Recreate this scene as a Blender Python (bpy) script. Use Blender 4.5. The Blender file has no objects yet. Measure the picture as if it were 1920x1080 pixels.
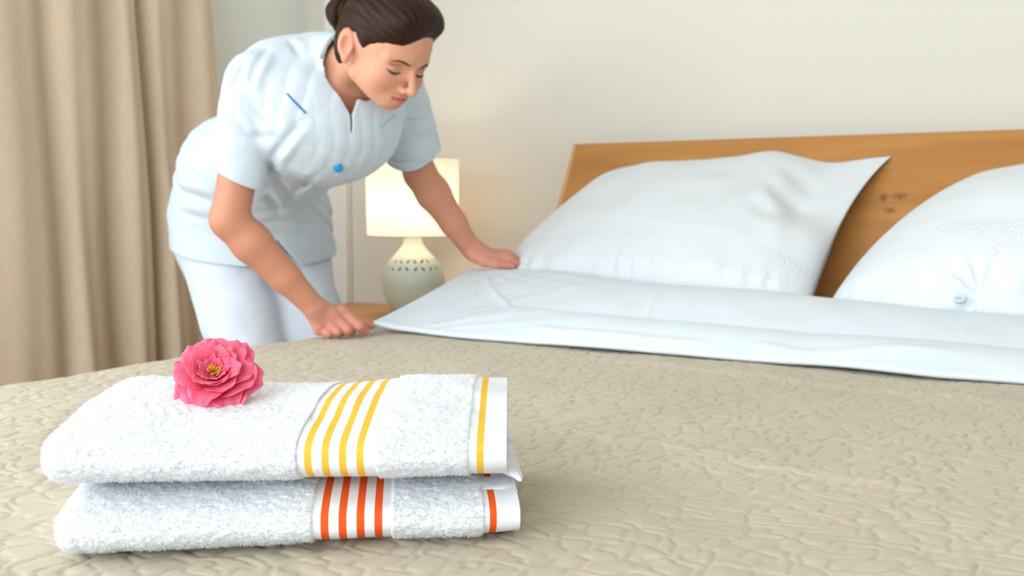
import bpy, bmesh, math, random
import numpy as np
from mathutils import Vector, Matrix

# ------------------------------------------------------------------ camera, world, light, exposure
scene = bpy.context.scene
COL = scene.collection
PI = math.pi

cam_data = bpy.data.cameras.new('camera')
cam_data.lens = 37.14
cam_data.sensor_width = 36.0
cam_data.clip_start = 0.02
cam_data.dof.use_dof = True
cam_data.dof.focus_distance = 0.98
cam_data.dof.aperture_fstop = 9.0
cam = bpy.data.objects.new('camera', cam_data)
COL.objects.link(cam)
cam.location = (0.0, 0.0, 0.89)
cam.rotation_euler = (math.radians(90 - 4.62), 0, math.radians(31.9))
scene.camera = cam

world = bpy.data.worlds.new('daylight')
world.use_nodes = True
world.node_tree.nodes['Background'].inputs[0].default_value = (0.80, 0.90, 1.0, 1)
world.node_tree.nodes['Background'].inputs[1].default_value = 1.0
scene.world = world

def area_light(name, loc, rot, sx, sy, power, color):
    d = bpy.data.lights.new(name, 'AREA')
    d.shape = 'RECTANGLE'; d.size = sx; d.size_y = sy; d.energy = power; d.color = color
    o = bpy.data.objects.new(name, d); COL.objects.link(o)
    o.location = loc; o.rotation_euler = rot
    return o
# daylight entering by the two windows of the room (the wide one behind the camera, the curtained one at the left)
area_light('daylight_wide_window', (-0.55, -2.24, 1.55), (math.radians(90), 0, 0), 3.2, 1.9, 84, (0.89, 0.955, 1.0))
area_light('daylight_side_window', (-2.46, 0.15, 1.45), (math.radians(90), 0, math.radians(-90)), 1.9, 1.7, 26, (0.90, 0.96, 1.0))

scene.view_settings.view_transform = 'Standard'
scene.view_settings.look = 'None'
scene.view_settings.exposure = 0.41
scene.view_settings.gamma = 1.0
scene.view_settings.use_curve_mapping = False
scene.cycles.use_denoising = True

# ------------------------------------------------------------------ helpers
def new_mat(name, color, rough=0.6, spec=0.3, sheen=0.0, sss=0.0):
    m = bpy.data.materials.new(name); m.use_nodes = True
    b = m.node_tree.nodes['Principled BSDF']
    b.inputs['Base Color'].default_value = (*color, 1)
    b.inputs['Roughness'].default_value = rough
    b.inputs['Specular IOR Level'].default_value = spec
    if sheen: b.inputs['Sheen Weight'].default_value = sheen
    if sss:
        b.inputs['Subsurface Weight'].default_value = sss
        b.inputs['Subsurface Radius'].default_value = (1.0, 0.35, 0.18)
        b.inputs['Subsurface Scale'].default_value = 0.006
    return m

def nodes(m): return m.node_tree.nodes, m.node_tree.links, m.node_tree.nodes['Principled BSDF']

def add_bump(m, scale=200.0, strength=0.2, dist=0.001, kind='noise', stretch=(1, 1, 1), coord='Object', detail=3):
    n, l, b = nodes(m)
    tc = n.new('ShaderNodeTexCoord'); mp = n.new('ShaderNodeMapping')
    mp.inputs['Scale'].default_value = stretch
    l.new(tc.outputs[coord], mp.inputs[0])
    if kind == 'noise':
        t = n.new('ShaderNodeTexNoise'); t.inputs['Scale'].default_value = scale; t.inputs['Detail'].default_value = detail
        out = t.outputs['Fac']
    elif kind == 'voronoi':
        t = n.new('ShaderNodeTexVoronoi'); t.inputs['Scale'].default_value = scale
        out = t.outputs['Distance']
    else:
        t = n.new('ShaderNodeTexWave'); t.inputs['Scale'].default_value = scale; t.inputs['Distortion'].default_value = 1.5
        out = t.outputs['Fac']
    l.new(mp.outputs[0], t.inputs['Vector'])
    bp = n.new('ShaderNodeBump'); bp.inputs['Strength'].default_value = strength; bp.inputs['Distance'].default_value = dist
    l.new(out, bp.inputs['Height'])
    prev = b.inputs['Normal'].links
    if prev: l.new(prev[0].from_socket, bp.inputs['Normal'])
    l.new(bp.outputs[0], b.inputs['Normal'])
    return m

def vary(m, c1, c2, scale=4.0, stretch=(1, 1, 1), detail=4, coord='Object'):
    n, l, b = nodes(m)
    tc = n.new('ShaderNodeTexCoord'); mp = n.new('ShaderNodeMapping'); mp.inputs['Scale'].default_value = stretch
    l.new(tc.outputs[coord], mp.inputs[0])
    t = n.new('ShaderNodeTexNoise'); t.inputs['Scale'].default_value = scale; t.inputs['Detail'].default_value = detail
    l.new(mp.outputs[0], t.inputs['Vector'])
    r = n.new('ShaderNodeValToRGB')
    r.color_ramp.elements[0].position = 0.3; r.color_ramp.elements[1].position = 0.7
    r.color_ramp.elements[0].color = (*c1, 1); r.color_ramp.elements[1].color = (*c2, 1)
    l.new(t.outputs['Fac'], r.inputs[0]); l.new(r.outputs[0], b.inputs['Base Color'])
    return m

def link(o, parent=None):
    COL.objects.link(o)
    if parent is not None: o.parent = parent
    return o

def np_mesh(name, V, Fc, mat=None, parent=None, smooth=True, uv=None):
    """V (n,3), Fc (m,k) index array -> one mesh object"""
    V = np.asarray(V, np.float32); Fc = np.asarray(Fc, np.int32)
    me = bpy.data.meshes.new(name)
    k = Fc.shape[1]
    me.vertices.add(len(V)); me.vertices.foreach_set('co', V.ravel())
    me.loops.add(Fc.size); me.loops.foreach_set('vertex_index', Fc.ravel())
    me.polygons.add(len(Fc)); me.polygons.foreach_set('loop_start', np.arange(0, Fc.size, k, dtype=np.int32))
    me.update(calc_edges=True)
    if smooth: me.polygons.foreach_set('use_smooth', np.ones(len(Fc), bool))
    if uv is not None:
        lay = me.uv_layers.new(name='UVMap')
        lay.data.foreach_set('uv', np.asarray(uv, np.float32)[Fc.ravel()].ravel())
    if mat: me.materials.append(mat)
    o = bpy.data.objects.new(name, me)
    return link(o, parent)

def grid_faces(nu, nv, cu=False, cv=False):
    iu = np.arange(nu if cu else nu - 1); iv = np.arange(nv if cv else nv - 1)
    A, B = np.meshgrid(iu, iv, indexing='ij')
    A = A.ravel(); B = B.ravel(); A1 = (A + 1) % nu; B1 = (B + 1) % nv
    return np.stack([A * nv + B, A1 * nv + B, A1 * nv + B1, A * nv + B1], 1)

def grid_obj(name, P, mat=None, parent=None, cu=False, cv=False, flip=False, smooth=True):
    nu, nv = P.shape[:2]
    Fc = grid_faces(nu, nv, cu, cv)
    if flip: Fc = Fc[:, ::-1]
    U, Vv = np.meshgrid(np.linspace(0, 1, nu), np.linspace(0, 1, nv), indexing='ij')
    return np_mesh(name, P.reshape(-1, 3), Fc, mat, parent, smooth, np.stack([U.ravel(), Vv.ravel()], 1))

def bm_obj(name, bm, mat=None, parent=None, smooth=False):
    me = bpy.data.meshes.new(name); bm.to_mesh(me); bm.free()
    if smooth: me.polygons.foreach_set('use_smooth', np.ones(len(me.polygons), bool))
    if mat: me.materials.append(mat)
    return link(bpy.data.objects.new(name, me), parent)

def add_box(bm, lo, hi, M=None):
    lo = Vector(lo); hi = Vector(hi)
    r = bmesh.ops.create_cube(bm, size=1.0)
    for v in r['verts']:
        v.co = Vector([(lo[i] + hi[i]) / 2 + v.co[i] * (hi[i] - lo[i]) for i in range(3)])
        if M is not None: v.co = M @ v.co
    return r['verts']

def box_obj(name, lo, hi, mat, parent=None, bevel=0.0, M=None, seg=2):
    bm = bmesh.new(); add_box(bm, lo, hi)
    if bevel: bmesh.ops.bevel(bm, geom=bm.edges[:], offset=bevel, segments=seg, affect='EDGES', profile=0.5)
    if M is not None: bm.transform(M)
    return bm_obj(name, bm, mat, parent)

def tube_pts(path, radii, n=12, closed_ends=True):
    """swept tube, returns V,F (quads; the ends close to a point)"""
    path = np.asarray(path, float); m = len(path)
    radii = np.broadcast_to(np.asarray(radii, float), (m,))
    T = np.gradient(path, axis=0); T /= np.linalg.norm(T, axis=1)[:, None] + 1e-12
    up = np.array([0, 0, 1.0]) if abs(T[0, 2]) < 0.9 else np.array([1.0, 0, 0])
    N = np.zeros_like(path); n0 = np.cross(T[0], up); n0 /= np.linalg.norm(n0)
    for i in range(m):
        n0 = n0 - T[i] * (n0 @ T[i]); n0 /= np.linalg.norm(n0) + 1e-12; N[i] = n0
    B = np.cross(T, N)
    a = np.linspace(0, 2 * PI, n, endpoint=False)
    P = path[:, None] + radii[:, None, None] * (np.cos(a)[None, :, None] * N[:, None] + np.sin(a)[None, :, None] * B[:, None])
    if closed_ends:
        P = np.concatenate([np.repeat(path[:1, None], n, 1), P, np.repeat(path[-1:, None], n, 1)], 0)
    return P

def tube_obj(name, path, radii, mat, parent=None, n=12):
    return grid_obj(name, tube_pts(path, radii, n), mat, parent, cv=True)

def lathe_obj(name, prof, mat, parent=None, n=48, center=(0, 0, 0)):
    prof = np.asarray(prof, float); a = np.linspace(0, 2 * PI, n, endpoint=False)
    P = np.stack([prof[:, 0, None] * np.cos(a), prof[:, 0, None] * np.sin(a), np.repeat(prof[:, 1, None], n, 1)], -1) + np.asarray(center, float)
    return grid_obj(name, P, mat, parent, cv=True, flip=True)

def tag(o, label=None, cat=None, group=None, kind=None):
    if label: o['label'] = label
    if cat: o['category'] = cat
    if group: o['group'] = group
    if kind: o['kind'] = kind
    return o

def thing(name, label, cat, loc=(0, 0, 0), group=None):
    o = bpy.data.objects.new(name, None); o.empty_display_size = 0.05
    link(o); o.location = loc
    return tag(o, label, cat, group)

def keep(o, root):
    """parent o (built in world coordinates) to a root that stands elsewhere"""
    o.parent = root; o.matrix_parent_inverse = Matrix.Translation(-Vector(root.location))
    return o

def _hash(ix, iy, iz, seed):
    h = (ix * 374761393 + iy * 668265263 + iz * 2147483647 + seed * 1274126177) & 0xFFFFFFFF
    h = ((h ^ (h >> 13)) * 1274126177) & 0xFFFFFFFF
    return ((h ^ (h >> 16)) & 0xFFFFFF) / float(0xFFFFFF) * 2 - 1

def vnoise(P, freq, seed=0):
    Q = np.asarray(P, float) * freq
    I = np.floor(Q).astype(np.int64); t = Q - I; t = t * t * (3 - 2 * t)
    r = 0
    for dx in (0, 1):
        for dy in (0, 1):
            for dz in (0, 1):
                w = (t[..., 0] if dx else 1 - t[..., 0]) * (t[..., 1] if dy else 1 - t[..., 1]) * (t[..., 2] if dz else 1 - t[..., 2])
                r = r + w * _hash(I[..., 0] + dx, I[..., 1] + dy, I[..., 2] + dz, seed)
    return r

def sstep(a, b, x):
    t = np.clip((np.asarray(x, float) - a) / (b - a), 0, 1); return t * t * (3 - 2 * t)

def interp(x, xs, ys):
    """smooth (monotone-ish cubic) interpolation through points"""
    xs = np.asarray(xs, float); ys = np.asarray(ys, float); x = np.asarray(x, float)
    m = np.gradient(ys, xs)
    i = np.clip(np.searchsorted(xs, x) - 1, 0, len(xs) - 2)
    h = xs[i + 1] - xs[i]; t = np.clip((x - xs[i]) / h, 0, 1)
    return ((2 * t**3 - 3 * t**2 + 1) * ys[i] + (t**3 - 2 * t**2 + t) * h * m[i] + (-2 * t**3 + 3 * t**2) * ys[i + 1] + (t**3 - t**2) * h * m[i + 1])

BZ = 0.62      # top of the made bed
# ------------------------------------------------------------------ room shell
XL, XR, YB, YF, ZC = -2.42, 2.3, 2.62, -2.2, 2.6
m_wall = new_mat('wall_paint_greige', (0.74, 0.715, 0.64), 0.85, 0.15)
add_bump(m_wall, 350, 0.06, 0.0006)
m_wallw = new_mat('wall_paint_white', (0.80, 0.83, 0.79), 0.85, 0.15)
add_bump(m_wallw, 350, 0.06, 0.0006)
m_ceil = new_mat('ceiling_paint', (0.85, 0.85, 0.84), 0.9, 0.1)
m_trim = new_mat('white_trim_paint', (0.80, 0.79, 0.74), 0.5, 0.4)
m_floor = new_mat('floor_oak', (0.42, 0.28, 0.16), 0.45, 0.4)
vary(m_floor, (0.34, 0.22, 0.12), (0.50, 0.34, 0.19), 3.0, (1, 9, 1))

def struct(o): o['kind'] = 'structure'; return o
def wall_with_hole(name, axis, pos, a0, a1, h0, h1, mat, t=0.12, sign=1):
    """a wall in the plane axis = pos with one opening (a0..a1, h0..h1); thickness goes outwards"""
    bm = bmesh.new()
    lo, hi = ((YF, YB) if axis == 'x' else (XL, XR))
    lo -= t; hi += t
    segs = [(lo, a0, 0, ZC), (a1, hi, 0, ZC), (a0, a1, 0, h0), (a0, a1, h1, ZC)]
    for s0, s1, z0, z1 in segs:
        if axis == 'x': add_box(bm, (min(pos, pos + sign * t), s0, z0), (max(pos, pos + sign * t), s1, z1))
        else: add_box(bm, (s0, min(pos, pos + sign * t), z0), (s1, max(pos, pos + sign * t), z1))
    return struct(bm_obj(name, bm, mat))

struct(box_obj('floor', (XL - .12, YF - .12, -0.1), (XR + .12, YB + .12, 0), m_floor))
struct(box_obj('ceiling', (XL - .12, YF - .12, ZC), (XR + .12, YB + .12, ZC + 0.1), m_ceil))
struct(box_obj('wall_back', (XL - .12, YB, 0), (XR + .12, YB + .12, ZC), m_wall))
struct(box_obj('wall_right', (XR, YF, 0), (XR + .12, YB, ZC), m_wall))
wall_with_hole('wall_left', 'x', XL, -0.8, 1.1, 0.6, 2.3, m_wallw, sign=-1)
wall_with_hole('wall_front', 'y', YF, -2.15, 1.05, 0.6, 2.5, m_wallw, sign=-1)
m_glass = bpy.data.materials.new('window_glass'); m_glass.use_nodes = True
_n, _l = m_glass.node_tree.nodes, m_glass.node_tree.links
_tr = _n.new('ShaderNodeBsdfTransparent'); _gl = _n.new('ShaderNodeBsdfGlossy'); _gl.inputs['Roughness'].default_value = 0.02
_mx = _n.new('ShaderNodeMixShader'); _mx.inputs[0].default_value = 0.04
_l.new(_tr.outputs[0], _mx.inputs[1]); _l.new(_gl.outputs[0], _mx.inputs[2]); _l.new(_mx.outputs[0], _n['Material Output'].inputs[0])
def window(name, axis, pos, a0, a1, h0, h1, n):
    w = bpy.data.objects.new(name, None); link(w); struct(w)
    def bar(nm, s0, s1, z0, z1, d=0.06, mat=m_trim):
        if axis == 'x': box_obj(nm, (pos - d / 2, s0, z0), (pos + d / 2, s1, z1), mat, w)
        else: box_obj(nm, (s0, pos - d / 2, z0), (s1, pos + d / 2, z1), mat, w)
    f = 0.05
    bar('window_sill', a0, a1, h0, h0 + f); bar('window_head', a0, a1, h1 - f, h1)
    step = (a1 - a0) / n
    for i in range(n + 1):
        c = min(max(a0 + i * step, a0 + f / 2), a1 - f / 2); bar('window_frame', c - f / 2, c + f / 2, h0 + f, h1 - f)
    for i in range(n): bar('pane', a0 + i * step + f / 2, a0 + (i + 1) * step - f / 2, h0 + f, h1 - f, 0.006, m_glass)
window('window_1', 'y', YF - 0.06, -2.15, 1.05, 0.6, 2.5, 3)
window('window_2', 'x', XL - 0.06, -0.8, 1.1, 0.6, 2.3, 2)

def skirting(name, lo, hi): struct(box_obj(name, lo, hi, m_trim, bevel=0.004))
skirting('baseboard_back', (XL + .015, YB - .015, 0), (XR - .015, YB, .09))
skirting('baseboard_left', (XL, YF, 0), (XL + .015, YB, .09))
skirting('baseboard_right', (XR - .015, YF, 0), (XR, YB, .09))
skirting('baseboard_front', (XL + .015, YF, 0), (XR - .015, YF + .015, .09))
# boxed-in white upright in the corner behind the night table
struct(box_obj('trim_1', (-2.315, YB - .035, 0.0), (-2.235, YB - .0005, ZC), m_trim, bevel=0.006))

# ------------------------------------------------------------------ curtain
m_cur = new_mat('curtain_linen', (0.58, 0.48, 0.345), 0.8, 0.15, sheen=0.2)
vary(m_cur, (0.60, 0.485, 0.355), (0.66, 0.535, 0.395), 260, (1, 1, 0.15))
add_bump(m_cur, 900, 0.25, 0.0008, stretch=(1, 1, 0.25))
def build_curtain():
    root = thing('curtain', 'tan floor-length curtain hanging in soft folds by the wall', 'curtain', (-2.29, 1.66, 0.0))
    nu, nv = 360, 60
    s = np.linspace(0, 1, nu); h = np.linspace(0, 1, nv)
    S, H = np.meshgrid(s, h, indexing='ij')
    # fold crests (as fraction of the width) and depth
    ph = interp(S, [0, .2, .45, .58, .69, .78, .90, 1.0], np.array([0, 1, 2.2, 3, 3.8, 4.6, 5.6, 6.4]) * 2 * PI)
    w = np.sin(ph + 0.35 * np.sin(3 * H + 9 * S)); w = np.sin(ph + .35 * np.sin(ph)) * .85 + .22 * np.sin(2.0 * ph + 1.3 + H)
    amp = (0.024 + 0.010 * np.sin(9.2 * S + 1.0)) * (0.75 + 0.35 * (1 - H))
    spread = 1.0 + 0.05 * (1 - H)
    Y = 1.00 + (S * (2.045 - 1.00) + 0.012 * np.sin(ph * 0.5 + 2 * H)) * spread - 0.012 * H * 0
    Y = Y + S * 0.055 * (1 - H)
    Z = 0.02 + 2.42 * H
    X = -2.30 + amp * w + 0.006 * np.sin(14 * H + 20 * S)
    P = np.stack([X, Y, Z], -1)
    # slight pinch where the cloth catches
    c = np.array([-2.30, 1.985, 0.90]); g = np.exp(-(((P[..., 1] - c[1]) / 0.05) ** 2 + ((P[..., 2] - c[2]) / 0.06) ** 2))
    P[..., 0] += 0.018 * g
    o = grid_obj('curtain_cloth', P, m_cur)
    mod = o.modifiers.new('thickness', 'SOLIDIFY'); mod.thickness = 0.0025; mod.offset = 0
    keep(o, root)
    m_rail = new_mat('curtain_rail_metal', (0.6, 0.6, 0.6), 0.3); 
    keep(tube_obj('rail', [(-2.30, -1.0, 2.45), (-2.30, 0.5, 2.45), (-2.30, 2.2, 2.45)], 0.012, m_rail), root)
    for y in (-0.9, 0.6, 2.12): keep(tube_obj('rail_bracket', [(-2.43, y, 2.45), (-2.36, y, 2.45), (-2.29, y, 2.45)], 0.008, m_rail), root)
build_curtain()

# ------------------------------------------------------------------ night table and lamp
m_oak = new_mat('oak_veneer', (0.52, 0.26, 0.085), 0.42, 0.4)
def wood(m, c1, c2, stretch, scale=2.2, knots=None):
    n, l, b = nodes(m)
    tc = n.new('ShaderNodeTexCoord'); mp = n.new('ShaderNodeMapping'); mp.inputs['Scale'].default_value = stretch
    l.new(tc.outputs['Object'], mp.inputs[0])
    t = n.new('ShaderNodeTexNoise'); t.inputs['Scale'].default_value = scale; t.inputs['Detail'].default_value = 8; t.inputs['Roughness'].default_value = 0.62; t.inputs['Distortion'].default_value = 0.5
    l.new(mp.outputs[0], t.inputs['Vector'])
    r = n.new('ShaderNodeValToRGB'); r.color_ramp.elements[0].position = 0.32; r.color_ramp.elements[1].position = 0.68
    r.color_ramp.elements[0].color = (*c1, 1); r.color_ramp.elements[1].color = (*c2, 1)
    l.new(t.outputs['Fac'], r.inputs[0])
    out = r.outputs[0]
    for (kc, krad, kcol) in (knots or []):
        vs = n.new('ShaderNodeVectorMath'); vs.operation = 'SUBTRACT'; l.new(tc.outputs['Object'], vs.inputs[0]); vs.inputs[1].default_value = kc
        vm = n.new('ShaderNodeVectorMath'); vm.operation = 'MULTIPLY'; l.new(vs.outputs[0], vm.inputs[0]); vm.inputs[1].default_value = (1 / krad[0], 1 / krad[1], 1 / krad[2])
        nz = n.new('ShaderNodeTexNoise'); nz.inputs['Scale'].default_value = 120; l.new(tc.outputs['Object'], nz.inputs['Vector'])
        ln = n.new('ShaderNodeVectorMath'); ln.operation = 'LENGTH'; l.new(vm.outputs[0], ln.inputs[0])
        ad = n.new('ShaderNodeMath'); ad.operation = 'MULTIPLY_ADD'; l.new(nz.outputs['Fac'], ad.inputs[0]); ad.inputs[1].default_value = 1.4; l.new(ln.outputs['Value'], ad.inputs[2])
        mr = n.new('ShaderNodeMapRange'); l.new(ad.outputs[0], mr.inputs['Value']); mr.inputs['From Min'].default_value = 0.9; mr.inputs['From Max'].default_value = 1.7; mr.inputs['To Min'].default_value = 0.75; mr.inputs['To Max'].default_value = 0.0
        mx = n.new('ShaderNodeMixRGB'); l.new(mr.outputs[0], mx.inputs[0]); l.new(out, mx.inputs[1]); mx.inputs[2].default_value = (*kcol, 1)
        out = mx.outputs[0]
    l.new(out, b.inputs['Base Color'])
    return m
wood(m_oak, (0.47, 0.215, 0.062), (0.60, 0.31, 0.105), (0.8, 9, 9))

def rounded_slab(name, x0, x1, y0, y1, z0, z1, r, mat, parent=None):
    bm = bmesh.new(); vs = []
    for cx, cy, a0 in ((x1 - r, y1 - r, 0), (x0 + r, y1 - r, 90), (x0 + r, y0 + r, 180), (x1 - r, y0 + r, 270)):
        for k in range(9):
            a = math.radians(a0 + k * 90 / 8); vs.append(bm.verts.new((cx + r * math.cos(a), cy + r * math.sin(a), z0)))
    f = bm.faces.new(vs); ex = bmesh.ops.extrude_face_region(bm, geom=[f])
    for v in [g for g in ex['geom'] if isinstance(g, bmesh.types.BMVert)]: v.co.z = z1
    bmesh.ops.recalc_face_normals(bm, faces=bm.faces[:])
    ed = [e for e in bm.edges if abs(e.verts[0].co.z - e.verts[1].co.z) < 1e-6]
    bmesh.ops.bevel(bm, geom=ed, offset=0.003, segments=2, affect='EDGES')
    return bm_obj(name, bm, mat, parent)
def build_night_table():
    zt = 0.575
    root = thing('night_table', 'oak night table with rounded corners beside the bed under the lamp', 'night table', (-1.9, 2.38, 0))
    x0, x1, y0, y1 = -2.20, -1.60, 2.17, 2.575
    keep(rounded_slab('table_top', x0, x1, y0, y1, zt - .025, zt, .07, m_oak), root)
    keep(box_obj('body', (x0 + .04, y0 + .04, .30), (x1 - .04, y1 - .03, zt - .025), m_oak, bevel=.004), root)
    d = keep(box_obj('drawer_front', (x0 + .05, y0 + .022, .315), (x1 - .05, y0 + .039, zt - .035), m_oak, bevel=.003), root)
    m_k = new_mat('knob_steel', (.55, .55, .55), .3)
    k = lathe_obj('knob', [(0, 0), (.012, 0), (.013, .006), (.007, .012), (.006, .02), (0, .02)], m_k)
    k.matrix_world = Matrix.Translation((-1.9, y0 + .0225, .43)) @ Matrix.Rotation(math.radians(90), 4, 'X')
    k.parent = d
    for x in (x0 + .06, x1 - .06):
        for y in (y0 + .06, y1 - .05):
            keep(lathe_obj('leg', [(0, 0), (.014, 0), (.02, .30), (0, .30)], m_oak, n=16, center=(x, y, 0)), root)
build_night_table()

def build_lamp():
    bx, by, zb = -1.795, 2.36, 0.575
    root = thing('table_lamp', 'lit table lamp with white drum shade and pierced pale ceramic base', 'lamp', (bx, by, zb))
    m_cer = new_mat('lamp_ceramic', (0.70, 0.78, 0.68), 0.32, 0.5)
    # vase body with real pierced openings
    zs = np.array([0, .004, .03, .055, .085, .10, .118, .135, .15, .163, .176, .188, .20, .215, .228])
    rs = np.array([.045, .052, .070, .082, .088, .0885, .0855, .079, .071, .060, .047, .036, .028, .0235, .022])
    nz, na = 170, 400
    z = np.linspace(0, .228, nz); r = np.interp(z, zs, rs)
    for _ in range(6): r[1:-1] = (r[:-2] + 2 * r[1:-1] + r[2:]) / 4
    a = np.linspace(0, 2 * PI, na, endpoint=False)
    P = np.stack([r[:, None] * np.cos(a), r[:, None] * np.sin(a), np.repeat(z[:, None], na, 1)], -1)
    Fc = grid_faces(nz, na, False, True)[:, ::-1]
    zc = np.repeat(((z[:-1] + z[1:]) / 2)[:, None], na, 1).ravel(); ac = np.repeat((a + PI / na)[None], nz - 1, 0).ravel()
    rc = np.interp(zc, z, r)
    nm = 11; per = 2 * PI / nm; z0 = 0.1435
    am = (ac + 0.13 + per / 2) % per - per / 2
    u = am * rc / 1.0; v = (zc - z0) * 1.25
    hole = np.zeros(len(Fc), bool)
    for su in (-1, 1):
        for sv in (-1, 1):
            pu, pv = u - su * 0.0105, v - sv * 0.0125
            c, s = math.cos(math.radians(52)), math.sin(math.radians(52))
            dd = pu * su * c + pv * sv * s; ee = -pu * su * s + pv * sv * c
            hole |= (np.abs(ee) < 0.0034 * (1 - (dd / 0.0082) ** 2)) & (np.abs(dd) < 0.0082)
    hole |= (u ** 2 + v ** 2) < 0.0016 ** 2
    o = np_mesh('base', P.reshape(-1, 3), Fc[~hole], m_cer, root)
    md = o.modifiers.new('wall', 'SOLIDIFY'); md.thickness = 0.004; md.offset = -1
    lathe_obj('foot', [(0, .0005), (.044, .0005), (.045, .003), (0, .003)], m_cer, root)
    # shade: thin translucent drum
    m_sh = bpy.data.materials.new('lamp_shade_linen'); m_sh.use_nodes = True
    n, l = m_sh.node_tree.nodes, m_sh.node_tree.links
    for x in list(n):
        if x.type == 'BSDF_PRINCIPLED': n.remove(x)
    df = n.new('ShaderNodeBsdfDiffuse'); tl = n.new('ShaderNodeBsdfTranslucent'); mx = n.new('ShaderNodeMixShader')
    df.inputs[0].default_value = (.85, .82, .77, 1); tl.inputs[0].default_value = (.92, .84, .78, 1); mx.inputs[0].default_value = 0.5
    l.new(df.outputs[0], mx.inputs[1]); l.new(tl.outputs[0], mx.inputs[2]); l.new(mx.outputs[0], n['Material Output'].inputs[0])
    zz = np.linspace(.224, .436, 12)
    sh = lathe_obj('shade', [(.1265 + .003 * (t - .224) / .212, t) for t in zz], m_sh, root, n=96)
    m_ring = new_mat('shade_ring', (.85, .83, .8), .5)
    for t, rr in ((.224, .1265), (.436, .1295)):
        ang = np.linspace(0, 2 * PI, 97)
        tube_obj('rim', np.stack([rr * np.cos(ang), rr * np.sin(ang), np.full(97, t)], 1), .0016, m_ring, sh, n=6)
    m_br = new_mat('lamp_brass', (.7, .55, .3), .35); m_br.node_tree.nodes['Principled BSDF'].inputs['Metallic'].default_value = 1
    lathe_obj('socket', [(0, .222), (.016, .222), (.016, .262), (.012, .268), (0, .268)], m_br, root, n=24)
    for k in range(3):
        an = k * 2 * PI / 3 + .4
        tube_obj('spider_arm', [(0.015 * math.cos(an), 0.015 * math.sin(an), .255), (.07 * math.cos(an), .07 * math.sin(an), .35), (.128 * math.cos(an), .128 * math.sin(an), .43)], .0015, m_br, root, n=6)
    m_b = bpy.data.materials.new('bulb_glow'); m_b.use_nodes = True
    n2 = m_b.node_tree.nodes; n2['Principled BSDF'].inputs['Emission Color'].default_value = (1, .79, .55, 1); n2['Principled BSDF'].inputs['Emission Strength'].default_value = 38
    th = np.linspace(0, PI, 14)
    lathe_obj('bulb', [(max(.0, .027 * math.sin(t)) * (1 if t < 1.7 else .98), .315 - .036 * math.cos(t) - .008) for t in th], m_b, root, n=24)
build_lamp()
# ------------------------------------------------------------------ bed
m_oakh = new_mat('headboard_oak', (0.58, 0.31, 0.11), 0.40, 0.4)
wood(m_oakh, (0.43, 0.185, 0.047), (0.55, 0.26, 0.075), (1.0, 11, 11), 2.0,
     knots=[((-0.547, 2.441, 0.902), (.013, .05, .012), (.10, .045, .02)), ((-0.512, 2.441, 0.905), (.019, .05, .012), (.10, .045, .02)), ((-0.531, 2.43, 0.873), (.020, .05, .009), (.10, .045, .02))])
m_oake = new_mat('oak_edge_strip', (0.62, 0.36, 0.15), 0.4, 0.4)
wood(m_oake, (0.58, 0.31, 0.12), (0.68, 0.40, 0.17), (6, 6, 1))
m_matt = new_mat('mattress_ticking', (.8, .8, .78), .8)
BX0, BX1, BY0, BY1 = -1.47, 0.36, 0.34, 2.28
def build_bed():
    root = thing('double_bed', 'wide double bed with slanted oak headboard against the greige wall', 'bed', (-.55, 1.3, 0))
    # headboard: slanted board; local frame origin at top front edge
    ang = math.atan(0.54)
    M = Matrix.Translation((0, 2.53, 1.048)) @ Matrix.Rotation(-ang, 4, 'X')
    x0, x1 = -1.378, 0.46
    hb = box_obj('headboard', (x0 + .012, 0.0, -.70), (x1 - .012, .026, 0), m_oakh, bevel=.0015, M=M); keep(hb, root)
    for a, b in ((x0, x0 + .012), (x1 - .012, x1)):
        e = box_obj('edge_strip', (a, -.001, -.70), (b, .027, .0005), m_oake, bevel=.0015, M=M)
        e.parent = hb
    for x in (-1.1, .2):
        keep(box_obj('headboard_bracket', (x - .03, 2.24, .16), (x + .03, 2.30, .42), m_oak), root)
    keep(box_obj('mattress', (BX0 + .02, BY0 + .03, .32), (BX1 - .02, BY1 - .07, BZ - .025), m_matt, bevel=.04, seg=4), root)
    keep(box_obj('side_rail', (BX0 + .01, BY0 + .02, .17), (BX0 + .04, BY1 - .06, .318), m_oak, bevel=.003), root)
    keep(box_obj('side_rail', (BX1 - .04, BY0 + .02, .17), (BX1 - .01, BY1 - .06, .318), m_oak, bevel=.003), root)
    keep(box_obj('foot_rail', (BX0 + .041, BY0 + .02, .17), (BX1 - .041, BY0 + .05, .318), m_oak, bevel=.003), root)
    keep(box_obj('slat_base', (BX0 + .041, BY0 + .051, .26), (BX1 - .041, BY1 - .061, .319), m_oak), root)
    for x in (BX0 + .05, BX1 - .11):
        for y in (BY0 + .06, BY1 - .2): keep(box_obj('leg', (x, y, 0), (x + .06, y + .06, .259), m_oak, bevel=.003), root)
build_bed()

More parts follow.
